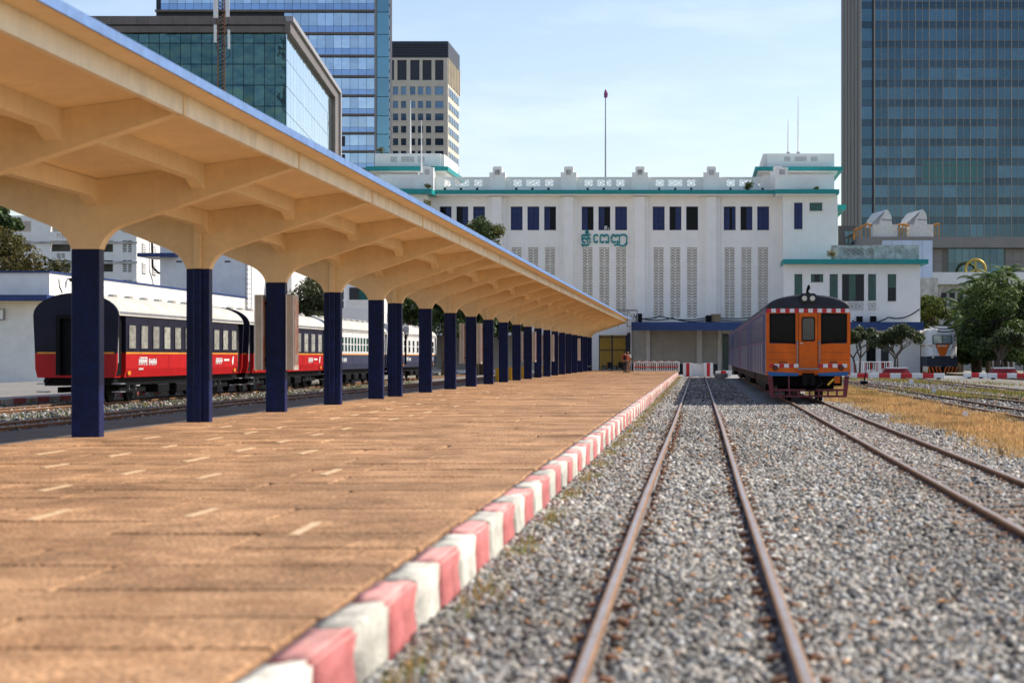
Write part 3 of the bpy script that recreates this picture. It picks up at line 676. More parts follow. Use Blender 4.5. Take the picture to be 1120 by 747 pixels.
piece('hall_mullion', m_plinth, st, sx(686) - .0, sx(686) + .3, YF - .25, YF - .11, .3, pz(364, YF))
for k in range(5): piece('hall_seat', m_plinth, st, sx(657) + k * .52, sx(657) + k * .52 + .42, YF + 2.2, YF + 2.8, .3, .75 + .3 * (k % 2)); piece('hall_parcel', m_cool0, st, sx(658) + k * .5, sx(658) + k * .5 + .3, YF + 1.4, YF + 1.8, .3, .5 + .2 * ((k + 1) % 2))
# side door behind the railcar
piece('side_door', m_green, st, sx(790.3), sx(796.7), YF + .3, YF + .36, .3, sz(365))
# khmer name
m_sign = M('teal_letters', (0, .25, .27), .5, var=.05)
def strokes(lines, X, Z, s, t, Y, name, mat, parent, dep=.1):
    g = MB()
    for ln in lines:
        for a, b in zip(ln, ln[1:]):
            g.bar((X(a[0]), Y, Z(a[1])), (X(b[0]), Y, Z(b[1])), dep, t)
        for a in ln: g.disc((X(a[0]), Z(a[1])), t / 2, Y - dep / 2 + .003, Y + dep / 2 - .003, 8)
    return g.build(name, mat, parent)
circ = lambda cx, cy, r, n=8: [(cx + r * math.cos(6.2832 * k / n), cy + r * math.sin(6.2832 * k / n)) for k in range(n + 1)]
kX = lambda u: sx(600 + u / 9.333); kZ = lambda v: sz(240 + v / 9.333)
letters = [
 [[(343, 188), (342, 168), (358, 158), (372, 170), (386, 158), (402, 172), (424, 156)], [(342, 212), (346, 198), (364, 192), (384, 204), (404, 190), (422, 196), (424, 236)], [(350, 204), (350, 236), (372, 238)], [(398, 204), (398, 236)], circ(393, 133, 13), [(342, 260), (350, 272), (366, 260), (384, 272), (410, 256)]],
 [[(500, 168), (484, 157), (466, 168), (463, 200), (470, 232), (490, 238), (496, 226)]],
 [[(562, 230), (545, 240), (530, 225), (527, 190), (534, 164), (550, 158), (568, 176), (586, 158), (606, 164), (612, 190), (612, 236), (592, 240), (588, 226)]],
 [[(682, 230), (662, 240), (646, 222), (644, 185), (652, 162), (668, 158), (686, 178), (704, 158), (722, 170), (724, 236), (704, 240), (702, 226)], [(722, 172), (748, 158), (780, 158), (797, 178), (797, 240), (786, 256)], [(676, 266), (700, 258), (726, 266), (750, 272), (778, 270), (796, 250)]]]
for lt in letters: strokes(lt, kX, kZ, 1, .165, YF - .06, 'sign_letter', m_sign, st)
wX = lambda u: sx(590 + u / 7.467); wZ = lambda v: sz(160 + v / 7.467)
strokes([[(550, 680), (550, 654), (534, 654), (532, 666), (549, 669)], [(540, 670), (530, 681)], [(565, 668), (565, 681)]], wX, wZ, 1, .07, YF + .16, 'window_lettering', m_wpaint, st, .04)
# left tower, mostly behind the canopy edge
YL = 169.6
MB().box(px(395, YL), px(467, YL), YL, YF + 12, 0, pz(213, YL)).build('corner_block', m_white, st)
MB().box(px(392, YL), px(474, YL), YL - 1.1, YL + 6, pz(213, YL), pz(208, YL)).build('cornice', m_teal, st)
MB().box(px(415, YL), px(466, YL), YL + .15, YL + 5, pz(208, YL), pz(191, YL)).box(px(462, YL), px(474, YL), YL + .1, YL + .6, pz(208, YL), pz(183, YL)).build('upper_block', m_white, st)
piece('inset_panel', m_white2, st, px(428, YL), px(452, YL), YL + .08, YL + .16, pz(206, YL), pz(194, YL))
piece('inset_panel', m_stain, st, px(464.5, YL), px(469.5, YL), YL + .06, YL + .11, pz(191, YL), pz(185.5, YL))
MB().box(px(412, 176), px(486, 176), 176, 186, sz(213), pz(169, 176)).build('roof_tower', m_white2, st)
parapet(410, 482, 168.2, 182, 175.8, [(427, 434, 177.5, 171.5, 1), (439, 453, 177.5, 171.5, 2), (457, 464, 177.5, 171.5, 1)], 'tower_parapet')
MB().box(px(400, 174.6), px(490, 174.6), 174.6, 187, pz(186.6, 174.6), pz(182.2, 174.6)).build('tower_cornice', m_teal, st)
MB().box(px(404, 175), px(487, 175), 175, 186.8, pz(188.6, 175), pz(186.6, 175)).build('tower_soffit', m_white, st)
# drain spouts on the cornice
for b in range(5):
    for o in (7, 24.5, 42): piece('drain_spout', m_black, st, sx(558.7 + 77.7 * (b - 1) + o) - .1, sx(558.7 + 77.7 * (b - 1) + o) + .1, YF - .95, YF - .7, sz(209) + .002, sz(206.6))
# flagpole, aerials
fp = thing('flagpole', 'tall thin flagpole with furled flag above the station roof', 'flagpole', (sx(660.5), 175, sz(209)))
MB().tube([(sx(660.5), 175, sz(209)), (sx(660.5), 175, pz(98, 175))], [.085, .045], 8).build('pole', m_grey, fp)
MB().tube([(sx(660.5), 175, pz(106, 175) - .1), (sx(660.5) + .05, 174.9, pz(103, 175)), (sx(660.5), 175, pz(99, 175))], [.16, .2, .08], 7).build('flag', M('furled_flag', (.30, .04, .08), .8, var=.5, scale=6, col2=(.02, .03, .25)), fp)
for p, t_, b_, Y, lab in ((862, 131, 168, 178, 'shorter thin white aerial on the right roof tower'), (873, 106, 168, 178, 'taller thin white aerial on the right roof tower'), (449, 110, 170, 178, 'left thin white aerial by the left roof tower'), (461, 132, 191, 171, 'right thin white aerial by the left roof tower')):
    a = thing('aerial', lab, 'aerial', (px(p, Y), Y, pz(b_, Y)), 'aerials on the station roof')
    MB().tube([(px(p, Y), Y, pz(b_, Y)), (px(p, Y), Y, pz((t_ + b_) / 2, Y)), (px(p, Y), Y, pz(t_, Y))], [.09, .07, .03], 6).build('rod', m_wpaint, a)
    MB().box(px(p, Y) - .15, px(p, Y) + .15, Y - .15, Y + .15, pz(b_, Y) - .02, pz(b_, Y) + .12).build('base', m_grey, a)
# cables and boxes on the awning roof
def cable(pts, r, lab, sag=.3):
    P = []
    for a, b in zip(pts, pts[1:]):
        a = Vector(a); b = Vector(b)
        for k in range(9):
            t = k / 8; p = a.lerp(b, t); p.z -= sag * 4 * t * (1 - t); P.append(p)
    tag(MB().tube(P, r, 5).build('cable', m_black), lab, 'cable', 'black cables strung along the station front')
cable([(sx(693), 171.5, sz(344)), (sx(722), 171.5, sz(346)), (sx(776), 171.5, sz(347)), (sx(850), 171.5, sz(343))], .05, 'upper black cable hanging over the blue awning')
cable([(sx(693), 171.3, sz(346)), (sx(735), 171.3, sz(348)), (sx(776), 171.3, sz(349)), (sx(850), 171.3, sz(347))], .05, 'lower black cable hanging over the blue awning')
for p, q, Y, lab in ((775, 349, 170.5, 'dark air conditioner on the awning roof beside the brown box'), (699, 347, 170.5, 'dark air conditioner on the awning roof near the canopy tip'), (940, 350, 166.9, 'small black unit on the right awning'), (955, 350, 166.9, 'second small black unit on the right awning')):
    x = px(p, Y); z = pz(353.4, YA); t = thing('rooftop_unit', lab, 'unit', (x, Y, z), 'units on the awning roof')
    MB().box(x - .28, x + .28, Y - .25, Y + .25, z + .04, pz(q - 4, Y)).build('casing', m_black, t)
    MB().box(x - .2, x + .2, Y - .2, Y + .2, z - .01, z + .04).build('foot', m_grey, t)
x = px(783, 171); MB0 = MB().box(x - .45, x + .45, 170.6, 171.3, pz(353.4, YA) + .25, pz(353.4, YA) + .95).build('crate', M('brown_board', (.30, .21, .12), .8))
tag(MB0, 'brown boxed crate on brackets above the blue awning', 'box')
fr = thing('pipe_frame', 'rusty pipe frame standing above the canopy tip', 'frame', (px(690, 168), 168, pz(353.4, YA)))
g = MB(); a, b, c = px(676, 168), px(697, 168), px(686, 168); zt = pz(339.5, 168); zb = pz(353.4, YA)
for x in (a, c, b): MB().bar((x, 168, zb - .3), (x, 168, zt), .1).build('upright', m_grey, fr)
MB().bar((a, 168, zt), (b, 168, zt), .22, .18).build('top_rail', m_grey, fr); MB().bar((c, 168, zt), (b, 168, zb), .08).build('brace', m_grey, fr)
# ---------------------------------------------------------------- orange railcars
m_side = M('railcar_blue_side', (.018, .07, .25), .4, spec=.3, metal=0, var=.15, scale=1.2, streak=.3)
m_silver = M('railcar_lower_side', (.12, .17, .29), .4, .2, var=.14, scale=1.0, streak=.35)
m_pink = M('railcar_pink_stripe', (.24, .06, .10), .5)
m_cwin = M('railcar_side_window', (.012, .06, .20), .2, spec=.25, rnd=.35)
m_sblue = M('railcar_skirt_blue', (.01, .12, .36), .45, var=.1)
m_maroon = M('maroon_guard', (.16, .012, .025), .5, var=.2, scale=4)
m_lens = M('lamp_lens', (.45, .45, .44), .15, .5, var=.05)
m_redlens = M('red_lens', (.12, .008, .008), .2)
m_rred = M('reflective_red', (.55, .015, .02), .5, var=.05)
def arc_roof(w, ze, zt, n=18, p=2.05):
    """superellipse roof arc from +w to -w"""
    out = []
    for k in range(n + 1):
        a = math.pi * k / n; c = math.cos(a); s_ = math.sin(a)
        out.append((w * math.copysign(abs(c) ** (2 / p), c), ze + (zt - ze) * (s_ ** (2 / p))))
    return out
def railcar(Xc, Y0, Y1, lab, front=False, orange_back=False, orange_front=False):
    t = thing('railcar', lab, 'railcar', (Xc, (Y0 + Y1) / 2, .1), 'railcars coupled in one train')
    W = 1.385
    X = lambda u: Xc + u
    zb, ze = 1.10, 3.165
    # body shell
    nose = .16 if front else 0
    MB().box(X(-W), X(W), Y0 + nose, Y1, 2.05, ze).build('upper_body', m_side, t)
    MB().box(X(-W), X(W), Y0 + nose, Y1, .98, 2.0495).build('lower_body', m_silver, t)
    rp = arc_roof(W, ze, 3.63)
    MB().prism([(X(a), z) for a, z in rp], Y0 + nose, Y1).build('roof', m_rgrey, t, False)
    for s in (-1, 1):
        xs = s * (W + .004)
        for z, h, m in ((2.05, .035, m_pink), (3.06, .04, m_pink)): piece('side_stripe', m, t, X(xs - .006), X(xs + .006), Y0 + .3, Y1 - .05, z, z + h)
        n = 13; L_ = (Y1 - Y0 - 2.6) / n
        for k in range(n):
            ya = Y0 + 1.6 + k * L_
            if k in (0, n - 1):
                d = piece('door', m_side, t, X(xs - .015), X(xs + .012), ya + .1, ya + L_ - .25, 1.02, 3.0)
                piece('door_window', m_cwin, d, X(xs + s * .012 - .008), X(xs + s * .012 + .008), ya + .3, ya + L_ - .45, 2.15, 2.9)
            else:
                wd = piece('window', m_cwin, t, X(xs - .008), X(xs + .010), ya + .12, ya + L_ - .12, 2.16, 2.98)
                piece('window_pillar', m_silver, wd, X(xs - .012), X(xs + .016), ya - .05, ya + .06, 2.1, 3.05)
        for yy in np.arange(Y0 + 1.2, Y1 - .8, 1.9): piece('side_rib', m_silver, t, X(xs - .01), X(xs + .014), yy, yy + .05, 1.0, 2.04)
    # underframe and bogies
    MB().box(X(-1.15), X(1.15), Y0 + .6, Y1 - .3, .62, .975).build('underframe', m_black, t)
    for k in range(4):
        ya = Y0 + 5.2 + k * (Y1 - Y0 - 10.5) / 4
        piece('equipment_box', m_black, t, X(-1.22), X(1.22), ya, ya + 1.5, .38, .615, bev=.03)
    for yc in (Y0 + 3.0, Y1 - 3.0):
        b = MB().box(X(-.95), X(-.8), yc - 1.5, yc + 1.5, .42, .62).box(X(.8), X(.95), yc - 1.5, yc + 1.5, .42, .62).box(X(-.8), X(.8), yc - .25, yc + .25, .4, .615).build('bogie', m_black, t)
        for yw in (yc - 1.0, yc + 1.0):
            for s in (-1, 1): MB().cylx((yw, .10 + .38), .38, X(s * .53 - .06), X(s * .53 + .06), 20).build('wheel', m_black, b)
            MB().cylx((yw, .48), .07, X(-.47), X(.47), 8).build('axle', m_black, b)
    for yy in ((Y0 + nose) if not front else None, Y1):
        if yy is None: continue
    if orange_back: piece('end_band', m_orange, t, X(-W - .01), X(W + .01), Y1 - .35, Y1 + .012, 1.0, 3.17)
    if orange_front: piece('end_band', m_orange, t, X(-W - .01), X(W + .01), Y0 - .012, Y0 + .35, 1.0, 3.17)
    if not front:
        return t
    yf = Y0
    # front plate with window and door openings
    hs = [(X(-1.27), X(-.42), 2.02, 3.0), (X(.42), X(1.27), 2.02, 3.0)]
    fw = 1.385
    MB().wall(X(-fw), X(fw), .98, 3.03, yf, yf + .155, hs).build('front_panel', m_orange, t)
    # curved dome
    dm = MB()
    rp2 = [(X(a), z) for a, z in arc_roof(W, 3.165, 3.63)]
    n = len(rp2); st_ = [(0., 1.0, 0.0), (-.05, .985, -.015), (-.16, .93, -.05)]
    rings = []
    for dy, k, dz in ((.30, 1, 0), (.14, .995, -.004), (.05, .97, -.02), (.0, .92, -.06), (-.02, .80, -.16)):
        rings.append([(Xc + (x - Xc) * (k * .2 + .8), yf + dy, 3.155 + (z - 3.155) * k) for x, z in rp2])
    o = 0
    for r_ in rings: dm.v += r_
    for i in range(len(rings) - 1):
        for k in range(n - 1): dm.f.append((i * n + k, i * n + k + 1, (i + 1) * n + k + 1, (i + 1) * n + k)); dm.m.append(0)
    dm.f.append(tuple((len(rings) - 1) * n + k for k in range(n))); dm.m.append(0)
    dm.build('front_dome', m_rgrey, t, True)
    for k in range(18):       # red and white reflective band
        a = -fw + .02 + k * (2 * fw - .04) / 18
        piece('reflector', m_rred if k % 2 == 0 else m_wpaint, t, X(a), X(a + (2 * fw - .04) / 18), yf - .012, yf + .02, 3.032, 3.165)
    for s in (-1, 1):
        for k in range(6):
            a = (-1.27 + k * .16) if s < 0 else (.33 + k * .157)
            piece('reflector', m_rred if k % 2 == 0 else m_wpaint, t, X(a), X(a + .157), yf - .012, yf + .0, 1.23, 1.35)
        # windscreen: black surround, slanted lower edge, glass
        xa, xb = (-1.27, -.42) if s < 0 else (.42, 1.27); inn = xb if s < 0 else xa; out = xa if s < 0 else xb
        q = [(X(out), 3.0), (X(inn), 3.015), (X(inn), 2.0), (X(out), 2.075)]
        ww = MB().prism(q, yf - .014, yf + .004).build('windscreen', m_black, t)
        sg = 1 if out < inn else -1
        q = [(X(out + sg * .06), 2.93), (X(inn - sg * .06), 2.94), (X(inn - sg * .06), 2.10), (X(out + sg * .06), 2.15)]
        MB().prism(q, yf - .02, yf - .0145).build('pane', m_glassdark, ww)
        MB().bar((X(out + sg * .3), yf - .035, 2.12), (X(inn - sg * .25), yf - .035, 2.42), .015).build('wiper', m_black, ww)
        # grab rail
        xr = s * .365
        g = MB().tube([(X(xr), yf - .06, 1.42), (X(xr), yf - .09, 1.5), (X(xr), yf - .09, 2.0), (X(xr), yf - .06, 2.08)], .018, 6)
        g.box(X(xr - .03), X(xr + .03), yf - .05, yf, 1.38, 1.46).box(X(xr - .03), X(xr + .03), yf - .05, yf, 2.0, 2.1).build('grab_rail', m_grey, t, False)
        tl = MB().disc((X(s * 1.08), 1.22), .085, yf - .07, yf, 18).build('tail_lamp', m_black, t)
        MB().disc((X(s * 1.08), 1.22), .065, yf - .085, yf - .07, 18).build('lens', m_redlens, tl)
        hl = MB().disc((X(s * .13), 3.495), .105, yf - .13, yf + .05, 20).build('headlamp', m_rgrey, t)
        MB().disc((X(s * .13), 3.495), .085, yf - .145, yf - .13, 20).build('lens', m_lens, hl)
    MB().prism([(X(-.26), 3.36), (X(.26), 3.36), (X(.27), 3.6), (X(.2), 3.66), (X(-.2), 3.66), (X(-.27), 3.6)], yf - .10, yf + .2).build('headlamp_housing', m_rgrey, t)
    h = MB().tube([(X(-.02), yf + .12, 3.6), (X(-.02), yf + .12, 3.76), (X(.02), yf + .10, 3.84), (X(.02), yf + .05, 3.93)], [.03, .045, .06, .035], 8); h.box(X(-.07), X(.05), yf + .02, yf + .22, 3.66, 3.70).build('horn', m_black, t, False)
    # door
    d = MB().box(X(-.305), X(.305), yf - .022, yf - .003, 1.215, 3.02).build('front_door', m_orange, t)
    for xx in (-.315, .305): piece('door_seal', m_black, d, X(xx), X(xx + .01), yf - .024, yf - .001, 1.215, 3.02)
    MB().prism([(X(a), z) for a, z in ((-.22, 2.12), (-.19, 2.09), (.19, 2.09), (.22, 2.12), (.22, 2.83), (.18, 2.89), (-.18, 2.89), (-.22, 2.83))], yf - .034, yf - .0225).build('window_surround', m_black, d)
    MB().prism([(X(a), z) for a, z in ((-.185, 2.14), (.185, 2.14), (.185, 2.80), (.15, 2.85), (-.15, 2.85), (-.185, 2.80))], yf - .040, yf - .0345).build('pane', M('door_glass', (.06, .062, .06), .08), d)
    MB().bar((X(-.27), yf - .05, 2.03), (X(-.17), yf - .06, 2.02), .025).build('handle', m_wpaint, d)
    # skirt, step, coupler
    for s in (-1, 1):
        q = [(s * 1.36, 1.10), (s * .32, 1.05), (s * .32, .955), (s * 1.27, .955)]
        MB().prism([(X(a), z) for a, z in q], yf - .02, yf - .003).build('skirt', m_sblue, t)
    piece('step', m_grey, t, X(-.34), X(.34), yf - .2, yf - .005, 1.16, 1.21)
    cp = MB().box(X(-.2), X(.2), yf - .1, yf + .5, .62, 1.05).box(X(-.13), X(.13), yf - .45, yf - .1, .70, .93).box(X(-.2), X(-.08), yf - .62, yf - .4, .66, .96).box(X(.06), X(.2), yf - .55, yf - .4, .68, .94).build('coupler', m_black, t)
    MB().tube([(X(.3), yf - .1, .98), (X(.42), yf - .3, .72), (X(.2), yf - .4, .52), (X(-.1), yf - .35, .5)], .035, 7).build('brake_hose', m_black, t, True)
    MB().bar((X(.62), yf - .25, .66), (X(.82), yf - .25, .86), .06).build('hose_handle', m_yellow, t)
    piece('sand_box', m_orange, t, X(.86), X(1.05), yf + .0, yf + .2, .72, .94)
    # guard
    gd = []
    for s in (-1, 1): MB().prism([(X(s * 1.335), .95), (X(s * 1.18), .95), (X(s * 1.13), .26), (X(s * 1.25), .26)], yf - .16, yf - .06).build('guard_post', m_maroon, t)
    piece('guard_rail', m_maroon, t, X(-1.14), X(1.14), yf - .15, yf - .07, .46, .53); piece('guard_rail', m_maroon, t, X(-1.14), X(1.14), yf - .152, yf - .068, .26, .325)
    for u in (-.93, -.62, -.33, .04, .35, .64, .93): piece('guard_bar', m_maroon, t, X(u - .03), X(u + .03), yf - .145, yf - .075, .326, .459)
    for u in (-.64,): piece('guard_bar', m_maroon, t, X(u - .025), X(u + .025), yf - .14, yf - .08, .531, .95)
    for z_ in (1.72, 1.48):
        piece('panel_seam', m_rgrey, t, X(-1.36), X(-.40), yf - .003, yf + .01, z_, z_ + .008); piece('panel_seam', m_rgrey, t, X(.40), X(1.36), yf - .003, yf + .01, z_, z_ + .008)
    # running numbers, too small to read
    for s in (-1, 1):
        q = MB()
        for k in range(5):
            a = s * .83 - .13 + k * .055; q.box(X(a), X(a + .035), yf - .006, yf - .003, 1.375, 1.43)
        q.build('running_number', m_rgrey, t)
    return t
TX = 3.6
railcar(TX, 60, 79.2, 'orange fronted railcar with grey dome and maroon guard facing the camera', front=True)
railcar(TX, 79.6, 98.6, 'blue sided railcar coupled directly behind the orange front', orange_back=True)
railcar(TX + .02, 99.1, 117.4, 'third railcar of the train with an orange end band', orange_front=True)
railcar(TX + .03, 117.8, 135.6, 'rearmost railcar of the train nearest the station')
# ---------------------------------------------------------------- coaches on the left
m_navy = M('coach_navy', (.012, .012, .028), .5, spec=.2, var=.15, scale=1.4, streak=.2)
m_cred = M('coach_red', (.50, .008, .010), .45, spec=.25, var=.1, scale=1.2, streak=.18)
m_cor = M('coach_orange_line', (.75, .28, .02), .5)
m_croof = M('coach_roof', (.58, .54, .46), .75, var=.14, scale=1.2, streak=.25)
m_cwhite = M('coach_white', (.74, .73, .70), .5, var=.06, scale=1.5, streak=.25)
m_cblue = M('coach_slate_blue', (.035, .042, .09), .5, var=.15, scale=1.5, streak=.2)
m_curt = M('curtained_window', (.42, .42, .36), .35, var=.35, scale=6, rnd=.3, col2=(.16, .15, .12))
def glyph_block(mb, X, y0, z0, w, h, n, seed):
    r = random.Random(seed); c = w / n
    for k in range(n):
        a = y0 + k * c
        mb.box(X - .004, X + .004, a, a + c * .25, z0, z0 + h * r.uniform(.7, 1))
        mb.box(X - .004, X + .004, a + c * .5, a + c * .75, z0 + h * r.uniform(0, .3), z0 + h)
        mb.box(X - .0035, X + .0035, a + c * .1, a + c * .85, z0 + h * .42, z0 + h * .62)
        if r.random() < .6: mb.box(X - .003, X + .003, a + c * .1, a + c * .8, z0 + h * .82, z0 + h)
def coach(Y0, Y1, lab, up, low, nwin, wfr, seed, wmat, ac=False, line=True, bay=None):
    Xc = -19.75; W = 1.32; X = lambda u: Xc + u
    t = thing('coach', lab, 'coach', (Xc, (Y0 + Y1) / 2, .1), 'coaches standing on the left track')
    d = .85       # vestibule depth
    MB().box(X(-W), X(W), Y0 + d, Y1 - d, 1.705, 2.96).build('upper_body', up, t)
    low_ = MB(); low_.prism([(X(-W), 1.704), (X(W), 1.704), (X(W), 1.2), (X(W - .06), .92), (X(-W + .06), .92), (X(-W), 1.2)], Y0 + d, Y1 - d); low_.build('lower_body', low, t)
    for ya, yb in ((Y0 + .1, Y0 + d - .003), (Y1 - d + .003, Y1 - .1)):
        MB().box(X(-W + .14), X(W - .14), ya, yb, 1.70, 2.96).build('vestibule', m_black if up is m_navy else up, t)
        MB().box(X(-W + .16), X(W - .16), ya + .01, yb - .01, .92, 1.699).build('vestibule_lower', low, t)
        for s in (-1, 1):
            dd = piece('vestibule_door', m_black if up is m_navy else low, t, X(s * (W - .13) - .02), X(s * (W - .13) + .02), ya + .12, yb - .1, 1.0, 2.85)
            MB().tube([(X(s * (W - .06)), ya + .06, 1.35), (X(s * (W - .03)), ya + .06, 1.4), (X(s * (W - .03)), ya + .06, 2.2), (X(s * (W - .06)), ya + .06, 2.25)], .02, 6).build('handrail', m_wpaint, dd)
            for k in range(2): piece('footstep', m_grey, t, X(s * (W - .12)) - .14, X(s * (W - .12)) + .14, ya + .15, yb - .12, .45 + k * .26, .48 + k * .26)
    # end faces, gangway
    rp = arc_roof(W + .035, 2.90, 3.61, 18, 2.0)
    for ya, yb, s in ((Y0, Y0 + .1, -1), (Y1 - .1, Y1, 1)):
        MB().prism([(X(a), z) for a, z in rp] + [(X(-W + .02), 1.70), (X(W - .02), 1.70)], ya, yb).build('end_wall', up, t)
        MB().prism([(X(-W + .02), 1.699), (X(W - .02), 1.699), (X(W - .03), 1.2), (X(W - .1), .92), (X(-W + .1), .92), (X(-W + .03), 1.2)], ya, yb).build('end_wall_lower', low, t)
        yo = ya - .25 if s < 0 else yb
        gw_ = MB().box(X(-.55), X(-.42), yo, yo + .25, 1.0, 2.9).box(X(.42), X(.55), yo, yo + .25, 1.0, 2.9).box(X(-.42), X(.42), yo, yo + .25, 2.78, 2.9).build('gangway', m_black, t)
        piece('gangway_door', m_black, gw_, X(-.41), X(.41), yo + (.2 if s < 0 else .02), yo + (.23 if s < 0 else .05), 1.0, 2.77)
        for u in (-.8, .8): MB().cylx((0, 0), .01, 0, .01, 3) if False else MB().tube([(X(u), ya - .0 if s < 0 else yb, .82), (X(u), (ya - .45) if s < 0 else yb + .35, .82)], [.07, .07], 8).build('buffer', m_black, t)
    ro = [(X(a * 1.02), z) for a, z in arc_roof(W + .01, 2.90, 3.59, 18, 2.0)]
    rf = MB().prism(ro, Y0 + .101, Y1 - .101).build('roof', m_croof, t)
    MB().box(X(W + .012), X(W + .03), Y0 + .2, Y1 - .2, 2.93, 3.03).build('gutter', m_grey, rf)
    for k in range(int((Y1 - Y0) / 1.7)):
        yv = Y0 + 1.2 + k * 1.7
        MB().tube([(X(.25), yv, 3.5), (X(.25), yv, 3.64), (X(.25), yv, 3.67)], [.16, .17, .1], 10).build('roof_vent', m_croof, rf)
    if line:
        for s in (-1, 1): piece('orange_line', m_cor, t, X(s * (W + .004) - .006), X(s * (W + .004) + .006), Y0 + d, Y1 - d, 1.675, 1.735)
        piece('orange_line', m_cor, t, X(-W + .1), X(W - .1), Y0 - .012, Y0 - .0, 1.675, 1.735)
        for ya, yb in ((Y0 + .1, Y0 + d - .003), (Y1 - d + .003, Y1 - .1)):
            piece('orange_line', m_cor, t, X(W - .143), X(W - .128), ya, yb, 1.675, 1.735)
    L_ = Y1 - Y0 - 2 * d
    for s in (-1, 1):
        xs = s * (W + .004)
        for k in range(nwin):
            yc = Y0 + d + L_ * (k + .5) / nwin; h = L_ / nwin * bay if bay else .36
            wd = piece('window', wfr, t, X(xs - .012), X(xs + .012), yc - h - .05, yc + h + .05, 1.80, 2.66, bev=.008)
            piece('pane', wmat, wd, X(xs + s * .012 - .004), X(xs + s * .012 + .004), yc - h + .02, yc + h - .02, 1.86, 2.60)
            if wfr is m_cwhite or seed == 2: piece('window_bar', wfr, wd, X(xs + s * .012 - .008), X(xs + s * .012 + .009), yc - h, yc + h, 2.21, 2.26)
    for k in range(1, 6):
        ys_ = Y0 + d + L_ * k / 6
        for s in (-1, 1): piece('panel_seam', m_black, t, X(s * (W + .0015)) - .002, X(s * (W + .0015)) + .002, ys_ - .008, ys_ + .008, 1.2, 2.95)
    q = MB()
    xs = X(W + .0); glyph_block(q, xs + .006, Y0 + 2.2, 1.30, .95, .28, 5, seed); glyph_block(q, xs + .006, Y0 + 3.3, 1.30, .9, .22, 5, seed + 1)
    glyph_block(q, xs + .006, Y0 + 2.2, 1.14, .5, .08, 3, seed + 4) if seed < 3 else None
    glyph_block(q, xs + .006, Y1 - 4.2, 1.30, 1.0, .24, 4, seed + 2); q.box(xs + .003, xs + .009, Y1 - 3.0, Y1 - 2.2, 1.42, 1.50)
    q.prism([(Y1 - 1.75, 1.28), (Y1 - 1.6, 1.28), (Y1 - 1.5, 1.6), (Y1 - 1.62, 1.6), (Y1 - 1.8, 1.42)], xs + .003, xs + .009, 'X')
    q.build('lettering', m_wpaint, t)
    q = MB().box(xs + .0, xs + .006, Y0 + 1.05, Y0 + 1.35, 1.0, 1.12).box(xs + .0, xs + .006, Y1 - 1.5, Y1 - 1.2, 1.0, 1.12); q.build('number_mark', m_cor, t)
    MB().box(X(-1.1), X(1.1), Y0 + .3, Y1 - .3, .66, .915).build('underframe', m_black, t)
    for k in range(3): piece('equipment_box', m_black, t, X(.5), X(1.15), Y0 + 5 + k * 2.2, Y0 + 6.3 + k * 2.2, .36, .655, bev=.03)
    for yc in (Y0 + 2.6, Y1 - 2.6):
        b = MB().box(X(-1.0), X(-.86), yc - 1.4, yc + 1.4, .42, .6).box(X(.86), X(1.0), yc - 1.4, yc + 1.4, .42, .6).box(X(-.85), X(.85), yc - .22, yc + .22, .42, .655).build('bogie', m_black, t)
        for yw in (yc - .95, yc + .95):
            for s in (-1, 1): MB().cylx((yw, .49), .39, X(s * .53 - .06), X(s * .53 + .06), 18).build('wheel', m_black, b)
        for yy in (yc - .35, yc + .35): MB().tube([(X(.93), yy, .5), (X(.93), yy, .88)], .08, 8).build('spring', m_grey, b)
    if ac:
        a = MB().box(X(W - .1), X(W + .28), Y0 + 1.6, Y0 + 2.9, 2.98, 3.55).build('air_conditioner', m_cwhite, t)
        MB().disc((X(W + .09), 3.27), .2, Y0 + 1.57, Y0 + 1.6, 18).build('fan_grille', m_grey, a)
        piece('pipe_run', m_black, t, X(W + .01), X(W + .10), Y0 + 1.7, Y0 + 1.85, 1.1, 2.97)
    return t
coach(58, 74, 'navy and red coach nearest the camera on the left track', m_navy, m_cred, 11, m_navy, 1, m_curt)
coach(74.9, 90.6, 'second navy and red coach behind the nearest one', m_navy, m_cred, 9, m_grey, 2, m_curt)
coach(91.6, 108.2, 'white coach with slate blue lower side behind the red ones', m_cwhite, m_cblue, 17, m_cwhite, 3, m_green, bay=.32)
coach(113, 128.5, 'farthest white and slate blue coach with an air conditioner on its roof', m_cwhite, m_cblue, 8, m_cwhite, 4, m_glassdark, ac=True)
# ---------------------------------------------------------------- white locomotive on the right
YL_ = 163.0
lo = thing('locomotive', 'white locomotive with orange arrow nose and striped pilot behind the hedge trees', 'locomotive', (21.75, YL_ + 7, .1))
LX = 21.75; X = lambda u: LX + u
m_lw = M('loco_white', (.84, .82, .76), .4, var=.06, streak=.2)
body = [(-1.38, 1.6), (-1.38, 3.5), (-1.2, 3.95), (-.9, 4.12), (.9, 4.12), (1.2, 3.95), (1.38, 3.5), (1.38, 1.6)]
MB().prism([(X(a), z) for a, z in body], YL_ + .9, YL_ + 15).build('body', m_lw, lo)
nose = MB(); r0 = [(X(a), YL_ + .9, z) for a, z in body]
r1 = [(X(a * .88), YL_ + (.55 if z > 3.2 else .1), 1.62 + (z - 1.6) * .97) for a, z in body]; r2 = [(X(a * .62), YL_ + (.45 if z > 3.2 else 0), 1.66 + (z - 1.6) * .9) for a, z in body]
nb = len(body)
for i, (ra, rb) in enumerate(((r0, r1), (r1, r2))):
    for k in range(nb): nose.add([ra[k], ra[(k + 1) % nb], rb[(k + 1) % nb], rb[k]], [(0, 1, 2, 3)])
nose.add(r2, [tuple(range(nb))]); nose.build('nose', m_lw, lo)
ws = piece('windscreen', m_plinth, lo, X(-.86), X(.86), YL_ - .0, YL_ + .3, 2.72, 3.5)
